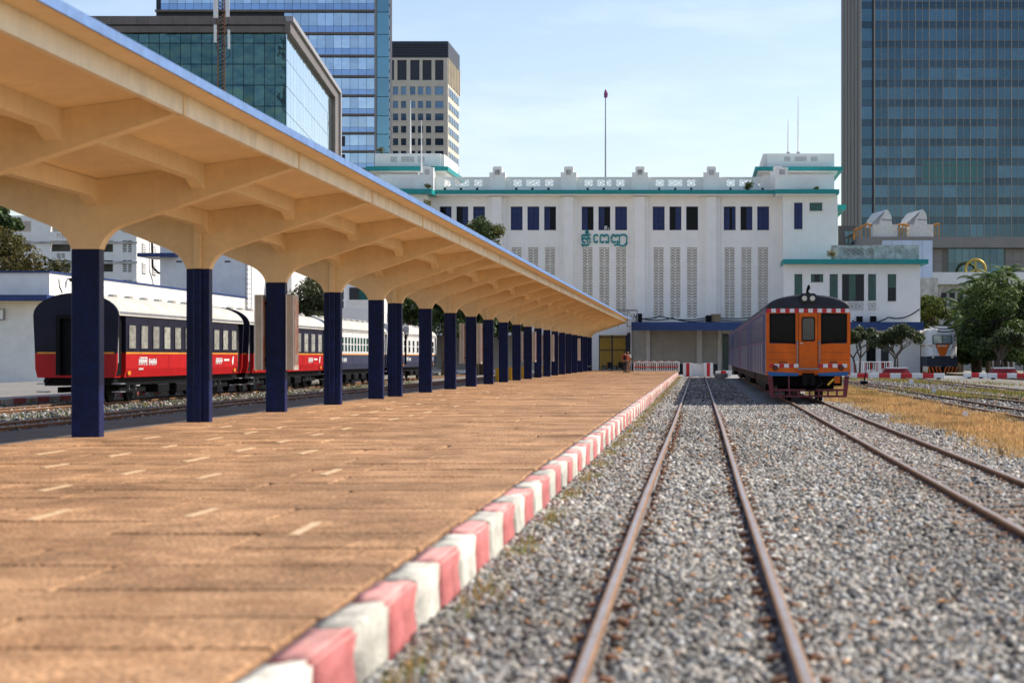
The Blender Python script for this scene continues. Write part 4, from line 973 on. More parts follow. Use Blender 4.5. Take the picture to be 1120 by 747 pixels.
piece('pane', glass('loco_glass', (.35, .42, .45), .1, .5), ws, X(-.8), X(.8), YL_ - .02, YL_ - .003, 2.78, 3.44)
piece('windscreen_bar', m_plinth, ws, X(-.03), X(.03), YL_ - .035, YL_ - .021, 2.78, 3.44)
MB().prism([(X(-.60), 2.68), (X(.60), 2.68), (X(.24), 1.66), (X(-.24), 1.66)], YL_ - .05, YL_ - .002).build('orange_arrow', m_orange, lo)
q = MB()
for k in range(7): q.box(X(-.42 + k * .12), X(-.34 + k * .12), YL_ - .056, YL_ - .0505, 2.49, 2.60)
q.build('lettering', m_wpaint, lo)
for s in (-1, 1):
    MB().prism([(X(s * .95), 2.66), (X(s * .70), 2.66), (X(s * .32), 1.66), (X(s * .42), 1.62)], YL_ - .03, YL_ - .001).build('white_chevron', m_wpaint, lo)
    piece('side_line', m_cor, lo, X(s * 1.39) - .01, X(s * 1.39) + .01, YL_ + 1, YL_ + 14.5, 2.5, 2.6)
    piece('side_line', m_cor, lo, X(s * 1.0) - .25, X(s * 1.0) + .25, YL_ + .05, YL_ + .1, 2.52, 2.6)
    hl = MB().disc((X(s * .85), 1.55), .12, YL_ - .1, YL_ + .1, 14).build('headlamp', m_lens, lo)
MB().box(X(-1.36), X(1.36), YL_ + .02, YL_ + 14.8, .72, 1.6).build('skirt', m_plinth, lo)
pl = MB().box(X(-1.3), X(1.3), YL_ - .12, YL_ + .01, .16, .70).build('pilot', m_black, lo)
for k in range(4):
    for s in (-1, 1):
        a = s * (.08 + k * .32)
        MB().prism([(X(a), .68), (X(a + s * .14), .68), (X(a + s * .3), .18), (X(a + s * .16), .18)] if False else [(X(s * 1.26 - (a)), .68) for _ in range(0)] + [(X(a + s * .16), .68), (X(a + s * .30), .68), (X(a + s * .14), .18), (X(a), .18)], YL_ - .13, YL_ - .121).build('pilot_stripe', m_orange, pl)
MB().box(X(-.7), X(.6), YL_ + 1.2, YL_ + 4, 4.12, 4.32).build('roof_box', m_lw, lo)
for yw in (YL_ + 2, YL_ + 3.6, YL_ + 11, YL_ + 12.6):
    for s in (-1, 1): MB().cylx((yw, .56), .46, X(s * .53 - .06), X(s * .53 + .06), 16).build('wheel', m_rust, lo)
# ---------------------------------------------------------------- buffer stop, barriers, fence
YB = 142.0
bs = thing('buffer_stop', 'white concrete buffer stop with red bands at the end of the main track', 'buffer stop', (-.06, YB, 0))
bx = lambda p: px(p, YB); bz = lambda p: pz(p, YB)
for a, b in ((747, 757.5), (769.6, 780)):
    MB().box(bx(a), bx(b), YB, YB + .9, 0, bz(397)).build('pillar', m_wpaint, bs)
    c = (a + b) / 2; piece('red_band', m_rred, bs, bx(c - 1.8), bx(c + 1.8), YB - .012, YB + .004, .01, bz(397) - .005)
MB().box(bx(757.6), bx(769.5), YB + .25, YB + .7, .02, bz(398)).build('crosswall', m_wpaint, bs)
piece('crosswall_cap', m_stain, bs, bx(757.7), bx(769.4), YB + .2, YB + .75, bz(398), bz(397.2))
fn = thing('railing', 'low white and red tubular railing across the platform end', 'railing', (px(718, 151), 151, .3))
YN = 151.0
for i, (xa, xb) in enumerate(((693.5, 718), (718.3, 742.5))):
    A, B = px(xa, YN), px(xb, YN)
    for z, r_, m in ((1.13, .03, m_wpaint), (.42, .03, m_wpaint), (.75, .045, m_rred)): MB().tube([(A, YN, z), (B, YN, z)], r_, 6).build('rail_tube', m, fn)
    n = 12
    for k in range(n + 1):
        x = A + (B - A) * k / n
        MB().tube([(x, YN, .34 if k in (0, n) else .42), (x, YN, 1.16)], .04 if k in (0, n) else .022, 6).build('upright', m_wpaint, fn)
    for k in range(0, n, 2):
        x = A + (B - A) * (k + .5) / n; h = (B - A) / n * .5
        MB().tube([(x - h, YN, 1.13), (x - h * .6, YN, 1.22), (x + h * .6, YN, 1.22), (x + h, YN, 1.13)], .022, 6).build('hoop', m_wpaint if k % 4 else m_rred, fn)
def barrier(xa, xb, Y, lab, n, z1=.42):
    A, B = px(xa, Y), px(xb, Y); t = thing('striped_barrier', lab, 'barrier', ((A + B) / 2, Y, 0), 'red and white striped barriers')
    for k in range(n): piece('stripe_block', m_rred if k % 2 else m_wpaint, t, A + (B - A) * k / n, A + (B - A) * (k + 1) / n - .004, Y - .12, Y + .12, .06, z1, bev=.02)
    for x in (A + .4, B - .4): piece('foot', m_black, t, x - .12, x + .12, Y - .18, Y + .18, -.01, .1)
barrier(925.5, 1033, 128, 'long red and white striped barrier beside the orange railcar', 9)
barrier(1080, 1165, 128, 'red and white striped barrier under the right hand trees', 8)
barrier(1054, 1079, 133, 'short red and white barrier between the two long ones', 3)
barrier(782.5, 800, 139, 'short red and white barrier behind the buffer stop', 3, .5)
barrier(925, 1012, 138, 'low red and white kerb barrier in front of the flowering trees', 12, .22)
fn2 = thing('railing', 'low white railing in front of the door on the right', 'railing', (px(956, 150), 150, 0))
A, B = px(934, 150), px(976, 150)
for z in (.35, 1.15): MB().tube([(A, 150, z), (B, 150, z)], .03, 6).build('rail_tube', m_wpaint, fn2)
for k in range(21): MB().tube([(A + (B - A) * k / 20, 150, 0 if k % 10 == 0 else .35), (A + (B - A) * k / 20, 150, 1.16)], .025, 6).build('upright', m_wpaint if k % 3 else m_rred, fn2)
# white litter in the yard, built as discs on short posts
for i, (p, q, lab) in enumerate(((1021.5, 428, 'round white litter on a short post in the yard'), (1056, 453, 'round white litter nearest the dry grass'), (996.7, 417.5, 'round white litter nearest the striped barrier'))):
    Y = 1.45 * F / (q - VY); x = px(p, Y)
    t = thing('white_litter', lab, 'litter', (x, Y, 0), 'white litter in the yard')
    MB().tube([(x, Y, -.02), (x, Y, .09)], .02, 6).build('post', m_black, t); MB().disc((x, .15), (.07, .11, .14)[0 if q > 440 else 1 if q > 420 else 2], Y - .03, Y + .03, 16).build('disc', m_wpaint, t)
t = thing('point_lever', 'black point lever with weight beside the yard track', 'lever', (px(945, 100), 100, 0))
x = px(945, 100); MB().box(x - .2, x + .2, 99.8, 100.2, 0, .25).build('stand', m_black, t); MB().bar((x, 100, .2), (x + .1, 100, .75), .06).build('handle', m_black, t)
t = thing('planter_bowl', 'flat concrete bowl beside the buffer stop', 'bowl', (px(788, 132), 132, 0)); x = px(788, 132)
MB().tube([(x, 132, -.01), (x, 132, .1), (x, 132, .3), (x, 132, .34)], [.3, .42, .56, .56], 16).build('bowl', m_stain, t); MB().tube([(x, 132, .33), (x, 132, .36)], [.5, .5], 16).build('soil', m_sleeper, t)
# ---------------------------------------------------------------- people by the hall door
def skin_mesh(name, V, E, Rr, mat, parent, sub=2, root=0):
    me = bpy.data.meshes.new(name); me.from_pydata(V, E, []); o = bpy.data.objects.new('tmp', me); C.objects.link(o)
    sm = o.modifiers.new('s', 'SKIN'); ss = o.modifiers.new('u', 'SUBSURF'); ss.levels = sub; ss.render_levels = sub
    for i, r_ in enumerate(Rr): me.skin_vertices[0].data[i].radius = (r_, r_) if not isinstance(r_, tuple) else r_
    me.skin_vertices[0].data[root].use_root = True
    dg = bpy.context.evaluated_depsgraph_get(); dg.update(); m2 = bpy.data.meshes.new_from_object(o.evaluated_get(dg))
    bpy.data.objects.remove(o); m2.name = name; m2.materials.clear(); m2.materials.append(mat)
    m2.polygons.foreach_set('use_smooth', [True] * len(m2.polygons))
    o = bpy.data.objects.new(name, m2); C.objects.link(o); o.parent = parent; return o
m_skin = M('skin', (.36, .19, .11), .6)
def person(X, Y, h, rz, lab, top, legs, vest=None, shorts=False, stride=.12):
    t = thing('person', lab, 'person', (X, Y, .3), 'people at the platform end'); s = h / 1.75
    Vb = [(0, 0, .95), (0, 0, 1.15), (0, 0, 1.38), (0, 0, 1.50), (0, -.01, 1.56), (0, -.015, 1.66), (0, 0, 1.73)]
    Rb = [(.15, .11), (.145, .10), (.17, .11), .062, .075, .092, .06]
    E = [(0, 1), (1, 2), (2, 3), (3, 4), (4, 5), (5, 6)]
    def add(v, r, p): Vb.append(v); Rb.append(r); E.append((p, len(Vb) - 1)); return len(Vb) - 1
    Ls, As = [], []
    for sd in (-1, 1):
        a = add((sd * .19, 0, 1.40), .065, 2); b = add((sd * .235, .03 * sd, 1.13), .046, a); c = add((sd * .22, -.10 + .05 * sd, .90), .036, b); d = add((sd * .215, -.13 + .05 * sd, .80), (.038, .022), c)
        for q in (-.012, .012): add((sd * .215 + q, -.15 + .05 * sd, .73), .011, d)
        add((sd * .18, -.16 + .05 * sd, .77), .011, d)
        As.append((a, b))
        hp = add((sd * .095, 0, .88), .098, 0); k = add((sd * .10, -.03 - sd * stride * .6, .48), .062, hp); an = add((sd * .105, sd * -stride + .02, .08), .042, k); add((sd * .115, sd * -stride - .13, .035), .036, an)
    V = [(x * s, y * s, z * s) for x, y, z in Vb]; Rs = [tuple(q * s for q in r_) if isinstance(r_, tuple) else r_ * s for r_ in Rb]
    body = skin_mesh('body', V, E, Rs, m_skin, t)
    sc = lambda L_: [(x * s, y * s, z * s) for x, y, z in L_]
    # shirt with sleeves, trousers, hair, shoes
    sv = [(0, 0, .90), (0, 0, 1.15), (0, 0, 1.38), (0, 0, 1.46)]; se = [(0, 1), (1, 2), (2, 3)]; sr = [(.17, .13), (.165, .12), (.185, .125), .075]
    for sd in (-1, 1):
        sv += [(sd * .195, 0, 1.40), (sd * .23, .02 * sd, 1.18)]; n_ = len(sv); se += [(2, n_ - 2), (n_ - 2, n_ - 1)]; sr += [.078, .062]
    skin_mesh('shirt', sc(sv), se, [tuple(q * s for q in r_) if isinstance(r_, tuple) else r_ * s for r_ in sr], top, t)
    if vest:
        skin_mesh('vest', sc([(0, 0, .98), (0, 0, 1.15), (0, 0, 1.38), (0, 0, 1.43)]), [(0, 1), (1, 2), (2, 3)], [(.175 * s, .14 * s), (.175 * s, .135 * s), (.19 * s, .135 * s), (.14 * s, .10 * s)], vest, t)
    tv = [(0, 0, .98)]; te = []; tr = [(.162, .125)]
    for sd in (-1, 1):
        kn = (sd * .10, -.03 - sd * stride * .6, .48); an = (sd * .105, sd * -stride + .02, .10)
        tv.append((sd * .095, 0, .86)); te.append((0, len(tv) - 1)); tr.append(.108); tv.append(kn); te.append((len(tv) - 2, len(tv) - 1)); tr.append(.078)
        if not shorts: tv.append(an); te.append((len(tv) - 2, len(tv) - 1)); tr.append(.062)
    skin_mesh('trousers', sc(tv), te, [tuple(q * s for q in r_) if isinstance(r_, tuple) else r_ * s for r_ in tr], legs, t)
    skin_mesh('hair', sc([(0, .02, 1.62), (0, .015, 1.70), (0, .0, 1.745)]), [(0, 1), (1, 2)], [.08 * s, .098 * s, .06 * s], m_black, t)
    for sd in (-1, 1):
        piece_ = MB().prism([(sd * .11 * s - .045, sd * -stride * s + .07), (sd * .11 * s + .045, sd * -stride * s + .07), (sd * .11 * s + .05, sd * -stride * s - .17), (sd * .11 * s, sd * -stride * s - .21), (sd * .11 * s - .05, sd * -stride * s - .17)], 0.0, .075, 'Z').build('shoe', m_black, t, world=False)
        hd = MB()
        hd.disc((sd * .034 * s, 1.655 * s), .011, -.112 * s, -.098 * s, 8); hd.build('eye', m_black, t, world=False)
        MB().box(sd * .088 * s - .012, sd * .088 * s + .012, -.015, .02, 1.62 * s, 1.68 * s).build('ear', m_skin, t, world=False)
    MB().prism([(-.016, 1.60 * s), (.016, 1.60 * s), (.006, 1.655 * s), (-.006, 1.655 * s)], -.13 * s, -.09 * s).build('nose', m_skin, t, world=False)
    MB().box(-.025, .025, -.106 * s, -.09 * s, 1.565 * s, 1.575 * s).build('mouth', M('lips', (.25, .08, .06), .6), t, world=False)
    t.rotation_euler.z = rz
    return t
m_vest = M('orange_vest', (.80, .11, .02), .7); m_dk = M('dark_cloth', (.014, .015, .02), .9); m_wcl = M('white_cloth', (.65, .64, .62), .9); m_khaki = M('tan_shorts', (.30, .19, .11), .9)
person(px(683.4, 148), 148, 1.70, R(165), 'person in dark clothes and red orange vest at the platform end', M('red_cloth', (.45, .06, .03), .9), m_dk, m_dk)
person(px(687.0, 149.5), 149.5, 1.72, R(-20), 'person in white shirt and orange vest with bare lower legs beside the railing', m_wcl, m_khaki, m_vest, True)
X_, Y_ = px(689.6, 149.6), 149.65
t = thing('backpack', 'dark backpack worn by the person in the white shirt', 'backpack', (X_, Y_, 1.3))
MB().prism([(X_ - .13, 1.28), (X_ + .15, 1.28), (X_ + .17, 1.55), (X_ + .12, 1.76), (X_ - .1, 1.76), (X_ - .14, 1.55)], Y_ - .14, Y_ + .14).build('bag', m_dk, t)
MB().box(X_ - .08, X_ + .1, Y_ - .18, Y_ - .14, 1.32, 1.52).build('pocket', m_plinth, t)
# ---------------------------------------------------------------- towers and buildings behind
def bldg(name, lab, cat, X, Y): return thing(name, lab, cat, (X, Y, 0))
tilt = lambda a=.006: (random.uniform(-a, a), 0, random.uniform(-a, a))
# right: dark blue curtain wall tower
YT = 330.0
rt = bldg('glass_tower', 'dark blue curtain wall office tower on the right', 'tower', px(1030, YT), YT)
m_rglass = glass('tower_vision_glass', (.08, .135, .175), .05, .9, wav=.05, rnd=.22)
m_rspan = glass('tower_spandrel_glass', (.055, .085, .11), .12, .9, rnd=.12)
m_mull = M('tower_mullion', (.36, .31, .24), .5, .1, var=.05)
m_tside = M('tower_side_stone', (.15, .135, .115), .6, var=.08, scale=.2, streak=.15)
ztop = pz(-75, YT); x0 = px(942, YT); p_ = px(779, YT) - px(764, YT)
MB().prism([(x0, YT + .4), (x0 + p_ * 17, YT + .4), (x0 + p_ * 17, YT + 30), (px(920, 352), 352)], 14, ztop, 'Z').build('core', m_tside, rt)
fl = px(785.5, YT) - px(764, YT)
nx = 15
for j in range(-3, 13):
    zt = pz(31 + 21.4 * j, YT)
    for i in range(nx):
        xa = x0 + p_ * .95 + i * p_
        piece('pane', m_rglass, rt, xa + .04, xa + p_ - .04, YT + .1, YT + .2, zt - fl * .66, zt - .03, rot=tilt(.004))
        piece('spandrel_panel', m_rspan, rt, xa + .04, xa + p_ - .04, YT + .1, YT + .2, zt - fl + .03, zt - fl * .66 - .03, rot=tilt(.002))
    piece('pane', m_rglass, rt, x0 + .05, x0 + p_ * .78, YT + .1, YT + .2, zt - fl * .66, zt - .03, rot=tilt(.004))
    piece('spandrel_panel', m_rspan, rt, x0 + .05, x0 + p_ * .78, YT + .1, YT + .2, zt - fl + .03, zt - fl * .66 - .03)
    for o in (0, .66): piece('transom', m_tside, rt, x0 + p_ * .95, x0 + p_ * 16, YT - .02, YT + .12, zt - fl * o - .06, zt - fl * o + .06)
for i in range(nx + 1): piece('mullion', m_mull, rt, x0 + p_ * (.95 + i) - .07, x0 + p_ * (.95 + i) + .07, YT - .12, YT + .15, 14, ztop)
for i in range(nx): piece('mullion', m_mull, rt, x0 + p_ * (1.45 + i) - .035, x0 + p_ * (1.45 + i) + .035, YT - .06, YT + .15, 14, ztop)
piece('corner_reveal', m_plinth, rt, x0 + p_ * .79, x0 + p_ * .93, YT + .0, YT + .3, 14, ztop)
piece('mullion', m_mull, rt, x0 - .1, x0 + .06, YT - .06, YT + .3, 14, ztop)
piece('mullion', m_mull, rt, x0 + p_ * .93, x0 + p_ * .93 + .2, YT - .1, YT + .3, 14, ztop)
for i in range(1, 6):       # ribs on the oblique side
    t_ = i / 6; piece('side_rib', m_tside, rt, x0 + (px(920, 352) - x0) * t_ - .08, x0 + (px(920, 352) - x0) * t_ + .02, YT + 22 * t_ + .1, YT + 22 * t_ + .3, 14, ztop)
piece('bay_window', glass('pale_green_glass', (.055, .115, .12), .08, .85, rnd=.05), rt, px(1009, YT - .2), px(1075, YT - .2), YT + .03, YT + .07, pz(200, YT), pz(176, YT))
# podium and rooftop vents
YP_ = 300.0
pd = bldg('podium', 'grey stone podium with blue glass below the right tower', 'building', px(1060, YP_), YP_)
xa, xb = px(940, YP_), px(1260, YP_)
m_gst = M('podium_stone', (.25, .235, .22), .75, var=.08, scale=.4, streak=.2)
MB().box(xa, xb, YP_, YP_ + 28, pz(271, YP_), pz(259, YP_)).build('roof_band', m_gst, pd)
MB().box(xa + .8, xb, YP_ + 1.2, YP_ + 28, 0, pz(271, YP_) - .003).build('wall', m_tside, pd)
for k in range(20):
    for j in range(5): 
        a = px(1014, YP_) + k * 1.3
        if a < px(1038, YP_) - 1 or a > px(1098, YP_): piece('wall_panel', m_gst, pd, a + .02, a + 1.28, YP_ + 1.1, YP_ + 1.2, pz(272, YP_) - 2.1 * (j + 1), pz(272, YP_) - 2.1 * j - .04)
for k in range(8):
    for j in range(4):
        a = px(1038, YP_) + k * 1.15; piece('pane', m_rglass, pd, a + .03, a + 1.12, YP_ + 1.1, YP_ + 1.18, pz(272, YP_) - 2.4 * (j + 1) + .04, pz(272, YP_) - 2.4 * j, rot=tilt())
MB().box(px(917, 310), px(936, 310), 310, 322, 0, pz(247, 310)).build('side_block', m_tside, pd)
for k in range(2):
    for j in range(2): piece('pane', m_rglass, pd, px(924 + 5 * k, 310), px(928.4 + 5 * k, 310), 309.9, 309.99, pz(259 + 8 * j, 310), pz(253 + 8 * j, 310))
m_cool = M('vent_white', (.78, .76, .70), .7, var=.1, streak=.3)
for i, (a, b, c0, c1, pk, lab) in enumerate(((955, 982, 952.5, 975.5, 970.5, 'left white hooded roof vent beside the right tower'), (995, 1021, 990.5, 1014, 1009.5, 'right white hooded roof vent beside the right tower'))):
    Y = 301.0; zb_ = pz(259, YP_)
    t = thing('roof_vent', lab, 'vent', (px((a + b) / 2, Y), Y, zb_), 'hooded vents on the podium roof')
    MB().box(px(a, Y), px(b, Y), Y, Y + 4, zb_, pz(245.5, Y)).build('base_box', m_cool, t)
    sidep = [(px(962 + (c0 - 952.5), Y), pz(245.4, Y)), (px(c1, Y), pz(245.4, Y)), (px(c1, Y), pz(238, Y)), (px(pk + 3, Y), pz(233, Y)), (px(pk, Y), pz(229, Y)), (px(pk - 6, Y), pz(237, Y))]
    h = MB(); n = len(sidep); back = [(x - 4.0, z) for x, z in sidep]
    vs = [(x, Y + .2, z) for x, z in sidep] + [(x - 1.6, Y + 9, z) for x, z in sidep]
    h.add(vs, [tuple(range(n)), tuple(range(2 * n - 1, n - 1, -1))] + [(k, (k + 1) % n, n + (k + 1) % n, n + k) for k in range(n)]).build('hood', m_cool, t)
    MB().prism([(px(c0, Y), pz(245.3, Y)), (px(pk - 9, Y), pz(245.3, Y)), (px(pk - 6.2, Y), pz(237.2, Y)), (px(pk - .3, Y), pz(229.4, Y)), (px(pk - 3, Y), pz(233, Y))], Y + .6, Y + 5).build('sloped_cowl', m_stain, t)
    MB().bar((px(pk - 6, Y), Y + .15, pz(240, Y)), (px(c1, Y), Y + .15, pz(241, Y)), .15).build('band', m_grey, t)
m_orail = M('orange_steel', (.55, .22, .02), .6)
rl = thing('roof_railing', 'orange safety railing between the two hooded roof vents', 'railing', (px(970, 299), 300.4, pz(259, YP_)))
for pts in ([(934, 262), (934.5, 252), (949, 245), (953, 246)], [(982, 246), (990, 245.5), (994.5, 247)], [(1021, 246), (1028, 245)]):
    MB().tube([(px(a, 300.4), 300.4, pz(b, 300.4)) for a, b in pts], .16, 6).build('handrail', m_orail, rl)
for a, b in ((938, 250), (942.5, 248), (947, 246), (951, 246), (984, 246), (987, 246), (990.5, 246), (1023.5, 246), (1027, 245.5)): MB().bar((px(a, 300.4), 300.4, pz(259, YP_)), (px(a, 300.4), 300.4, pz(b, 300.4)), .16).build('post', m_orail, rl)
MB().bar((px(982, 300.4), 300.4, pz(252, YP_)), (px(994.5, 300.4), 300.4, pz(252, YP_)), .12).build('mid_rail', m_orail, rl)
# pale blue panel wall, low roofs, gold ring
Yq = 205.0
pw = bldg('panel_wall', 'pale blue panelled wall behind the right wing of the station', 'wall', px(993, Yq), Yq)
m_pblue = M('pale_blue_panel', (.46, .55, .70), .5, var=.05, scale=.5, rnd=.05)
for k in range(5):
    for j in range(4): piece('panel', m_pblue, pw, px(965 + 11 * k, Yq) + .01, px(976 + 11 * k, Yq) - .01, Yq, Yq + .3, pz(284 + 21 * j, Yq) + .01, pz(263 + 21 * j, Yq) - .01)
MB().box(px(965, Yq) + .1, px(1020, Yq) - .1, Yq + .31, Yq + .7, 0, pz(263.5, Yq)).build('frame', m_grey, pw)
Yr = 215.0
sh = bldg('flat_roofed_shed', 'low white roofed concrete shed behind the palms on the right', 'shed', px(1060, Yr), Yr)
MB().box(px(1009, Yr), px(1130, Yr), Yr + .5, Yr + 14, 0, pz(311, Yr)).build('wall', m_stain, sh)
MB().box(px(1012, Yr), px(1135, Yr), Yr - .4, Yr + 15, pz(311, Yr), pz(298, Yr)).build('roof', m_wpaint, sh)
for k in range(5): piece('window', m_dark, sh, px(1012 + 9 * k, Yr), px(1018 + 9 * k, Yr), Yr + .44, Yr + .49, pz(335, Yr), pz(320, Yr))
MB().box(px(1009, 200), px(1026, 200), 200, 204, 0, pz(304, 200)).build('side_store', m_stain, sh)
gr = thing('ring_emblem', 'large gold ring emblem with three spokes above the palms', 'emblem', (px(1067, 296), 296, pz(309, 296)))
cx0, cz0, rr = px(1067, 296), pz(295, 296), 1.62
ring = MB(); seg = 28
ring.tube([(cx0 + rr * math.cos(2 * math.pi * k / seg), 296, cz0 + rr * math.sin(2 * math.pi * k / seg)) for k in range(seg + 1)], .24, 8, False)
m_gold = M('gold_paint', (.55, .40, .09), .4, .5); ring.build('ring', m_gold, gr, True)
for a in (90, 210, 330): MB().bar((cx0, 296, cz0), (cx0 + 1.5 * math.cos(R(a)), 296, cz0 + 1.5 * math.sin(R(a))), .3, .36).build('spoke', m_gold, gr)
MB().bar((cx0, 296, cz0 - rr), (cx0, 296, 0), .3).build('stand', m_grey, gr)

# left: glass block with dark stone frame
YG = 200.0
gb = bldg('glass_block', 'dark glass office block with brown stone frame behind the canopy', 'building', px(220, YG), YG)
m_frame = M('brown_stone_frame', (.155, .13, .115), .55, var=.08, scale=.5, rnd=.06)
m_gfront = glass('reflective_green_glass', (.065, .125, .13), .03, .9, wav=.2, rnd=.18, wscale=.5)
m_gside = glass('pale_side_glass', (.60, .72, .76), .06, .9, wav=.08, rnd=.06)
zt = pz(19, YG); xc = px(313, YG); Y2 = 256.0; x2 = px(367.5, Y2)
xl = px(70, YG)
MB().prism([(xl, YG + .6), (xc - .4, YG + .6), (x2 - .6, Y2), (xl, Y2)], 0, zt - 1.7, 'Z').build('core', m_plinth, gb)
for k in range(18):
    a = xl + k * (xc - xl) / 18; b = xl + (k + 1) * (xc - xl) / 18
    piece('frame_stone', m_frame, gb, a + .01, b - .01, YG - .6, YG + .58, zt - .9, zt); piece('frame_stone', m_frame, gb, a + .01, b - .01, YG - .35, YG + .57, zt - 1.72, zt - 1.05)
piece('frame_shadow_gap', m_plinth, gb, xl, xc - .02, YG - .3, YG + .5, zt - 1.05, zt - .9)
# side frame cap following the receding side
d = Vector((x2 - xc, Y2 - YG, 0)); L_ = d.length; d.normalize(); nrm = Vector((d.y, -d.x, 0))
def side_box(name, mat, s0, s1, o0, o1, z0, z1, mb=None):
    pts = [Vector((xc, YG - .6, 0)) + d * s + nrm * o for s, o in ((s0, o0), (s1, o0), (s1, o1), (s0, o1))]
    return MB().prism([(p.x, p.y) for p in pts], z0, z1, 'Z').build(name, mat, gb)
m_frame2 = M('grey_side_frame', (.30, .29, .30), .5, var=.06)
side_box('side_frame', m_frame2, 0, L_, .05, .9, zt - .55, zt + .0)
side_box('side_frame_inner', m_frame, 0, L_, .0, .6, zt - 1.75, zt - .553)
side_box('side_frame_end', m_frame, L_ - 6, L_, 0, .6, 0, zt - 1.753); side_box('side_frame_end', m_frame2, L_ - 1.2, L_ + .2, .61, .9, 0, zt - .555)
ns = 16
for i in range(ns):
    s0 = .8 + i * (L_ - 7) / ns; s1 = .8 + (i + 1) * (L_ - 7) / ns
    for j in range(6):
        z1 = zt - 1.8 - j * 2.9
        side_box('pane', m_gside, s0 + .05, s1 - .05, .02, .12, z1 - 2.84, z1)
pw_ = (px(11.5, YG) - px(0, YG)); k = 0; xr_ = xc - .15
while xr_ - pw_ * (k + 1) > px(90, YG):
    for j, (za, zb2) in enumerate(((36.3, 47), (47.2, 70), (70.2, 93), (93.2, 116), (116.2, 139), (139.2, 162))):
        if px(0, 1) is None: break
        piece('pane', m_gfront, gb, xr_ - pw_ * (k + 1) + .03, xr_ - pw_ * k - .03, YG + .3, YG + .36, pz(zb2, YG) + .03, pz(za, YG) - .03, rot=tilt(.004))
    k += 1
# antenna mast
YM = 185.0
am = thing('antenna_mast', 'rusty lattice antenna mast with white panel antennas before the glass block', 'mast', (px(243, YM), YM, 0))
xm = px(242.5, YM)
for a, b in ((-.35, -.2), (.35, -.2), (0, .35)): MB().tube([(xm + a, YM + b, 0), (xm + a, YM + b, pz(-25, YM))], .06, 6).build('leg', m_rust, am)
g = MB()
for k in range(60):
    z = 20 + k * .4
    if z > pz(-25, YM): break
    c = [(xm - .35, YM - .2), (xm + .35, YM - .2), (xm, YM + .35)]
    for i in range(3): p, q = c[(i + k) % 3], c[(i + k + 1) % 3]; g.bar((p[0], p[1], z), (q[0], q[1], z + .4), .045)
g.build('bracing', m_black, am)
for a, b, t_, bt in ((235, 240, -8, 21), (248.5, 252.5, -10, 20), (235.5, 238.5, 28.5, 48), (250.5, 253, 34, 55)):
    an = MB().prism([(px(a, YM), YM - .6), (px(b, YM), YM - .6), (px(b, YM) - .05, YM - .35), (px(a, YM) + .05, YM - .35)], pz(bt, YM), pz(t_, YM), 'Z').build('panel_antenna', m_wpaint, am)
    for f in (.2, .8): MB().bar((px((a + b) / 2, YM), YM - .4, pz(bt + (t_ - bt) * f, YM)), (xm, YM, pz(bt + (t_ - bt) * f, YM)), .06).build('bracket', m_black, an)
    MB().tube([(px((a + b) / 2, YM), YM - .45, pz(bt, YM)), (px((a + b) / 2, YM) + .1, YM - .4, pz(bt, YM) - .6), (xm, YM, pz(bt, YM) - 1.3)], .03, 5).build('feeder', m_black, an)
# blue glass tower
YU = 350.0
bt = bldg('glass_tower', 'light blue glass tower with dark floor ledges behind the glass block', 'tower', px(300, YU), YU)
m_bg = glass('sky_blue_glass', (.40, .51, .64), .04, .92, wav=.06, rnd=.16)
m_bg2 = glass('sky_blue_spandrel', (.24, .35, .55), .08, .92, rnd=.08)
m_corner = glass('teal_corner_glass', (.14, .27, .34), .06, .9, rnd=.1)
XA, XB = px(170, YU), px(409.5, YU)
MB().box(XA, px(425, YU), YU + .5, YU + 4, 0, pz(-70, YU)).build('core', m_plinth, bt)
ys = [-36, -11, 13.5, 38, 62.5, 85, 106, 127, 147, 167, 186]
pwb = px(773, YU) - px(764, YU)
for a, b in zip(ys, ys[1:]):
    zt_, zb_ = pz(a, YU), pz(b, YU)
    piece('ledge', m_frame, bt, XA, XB, YU - .5, YU + .45, zb_ - .02, zb_ + .36)
    i = 0
    while XB - pwb * (i + 1) > XA:
        xa = XB - pwb * (i + 1)
        if a > 12 and xa < px(310, YU): break
        o = .5 * math.sin(0)
        piece('pane', m_bg, bt, xa + .03, xa + pwb - .03, YU + .25, YU + .33, zb_ + (zt_ - zb_) * .40, zt_ - .05, rot=tilt(.006))
        piece('spandrel_panel', m_bg2, bt, xa + .03, xa + pwb - .03, YU + .25, YU + .33, zb_ + .4, zb_ + (zt_ - zb_) * .40 - .05, rot=tilt(.002))
        i += 1
    piece('corner_pane', m_corner, bt, XB + .5, px(425.5, YU), YU + .1, YU + .3, zb_ + .06, zt_ - .06)
    piece('corner_rib', m_grey, bt, XB, XB + .45, YU - .2, YU + .4, zb_, zt_)
    for j in (0.25, .75): piece('edge_spur', m_frame, bt, px(425.5, YU), px(427, YU), YU + .1, YU + .6, zb_ + (zt_ - zb_) * j, zb_ + (zt_ - zb_) * j + .5)
for z in (147, 167): piece('dark_panel', m_plinth, bt, px(368, YU), px(377, YU), YU + .05, YU + .2, pz(z + 13, YU), pz(z + 2, YU))
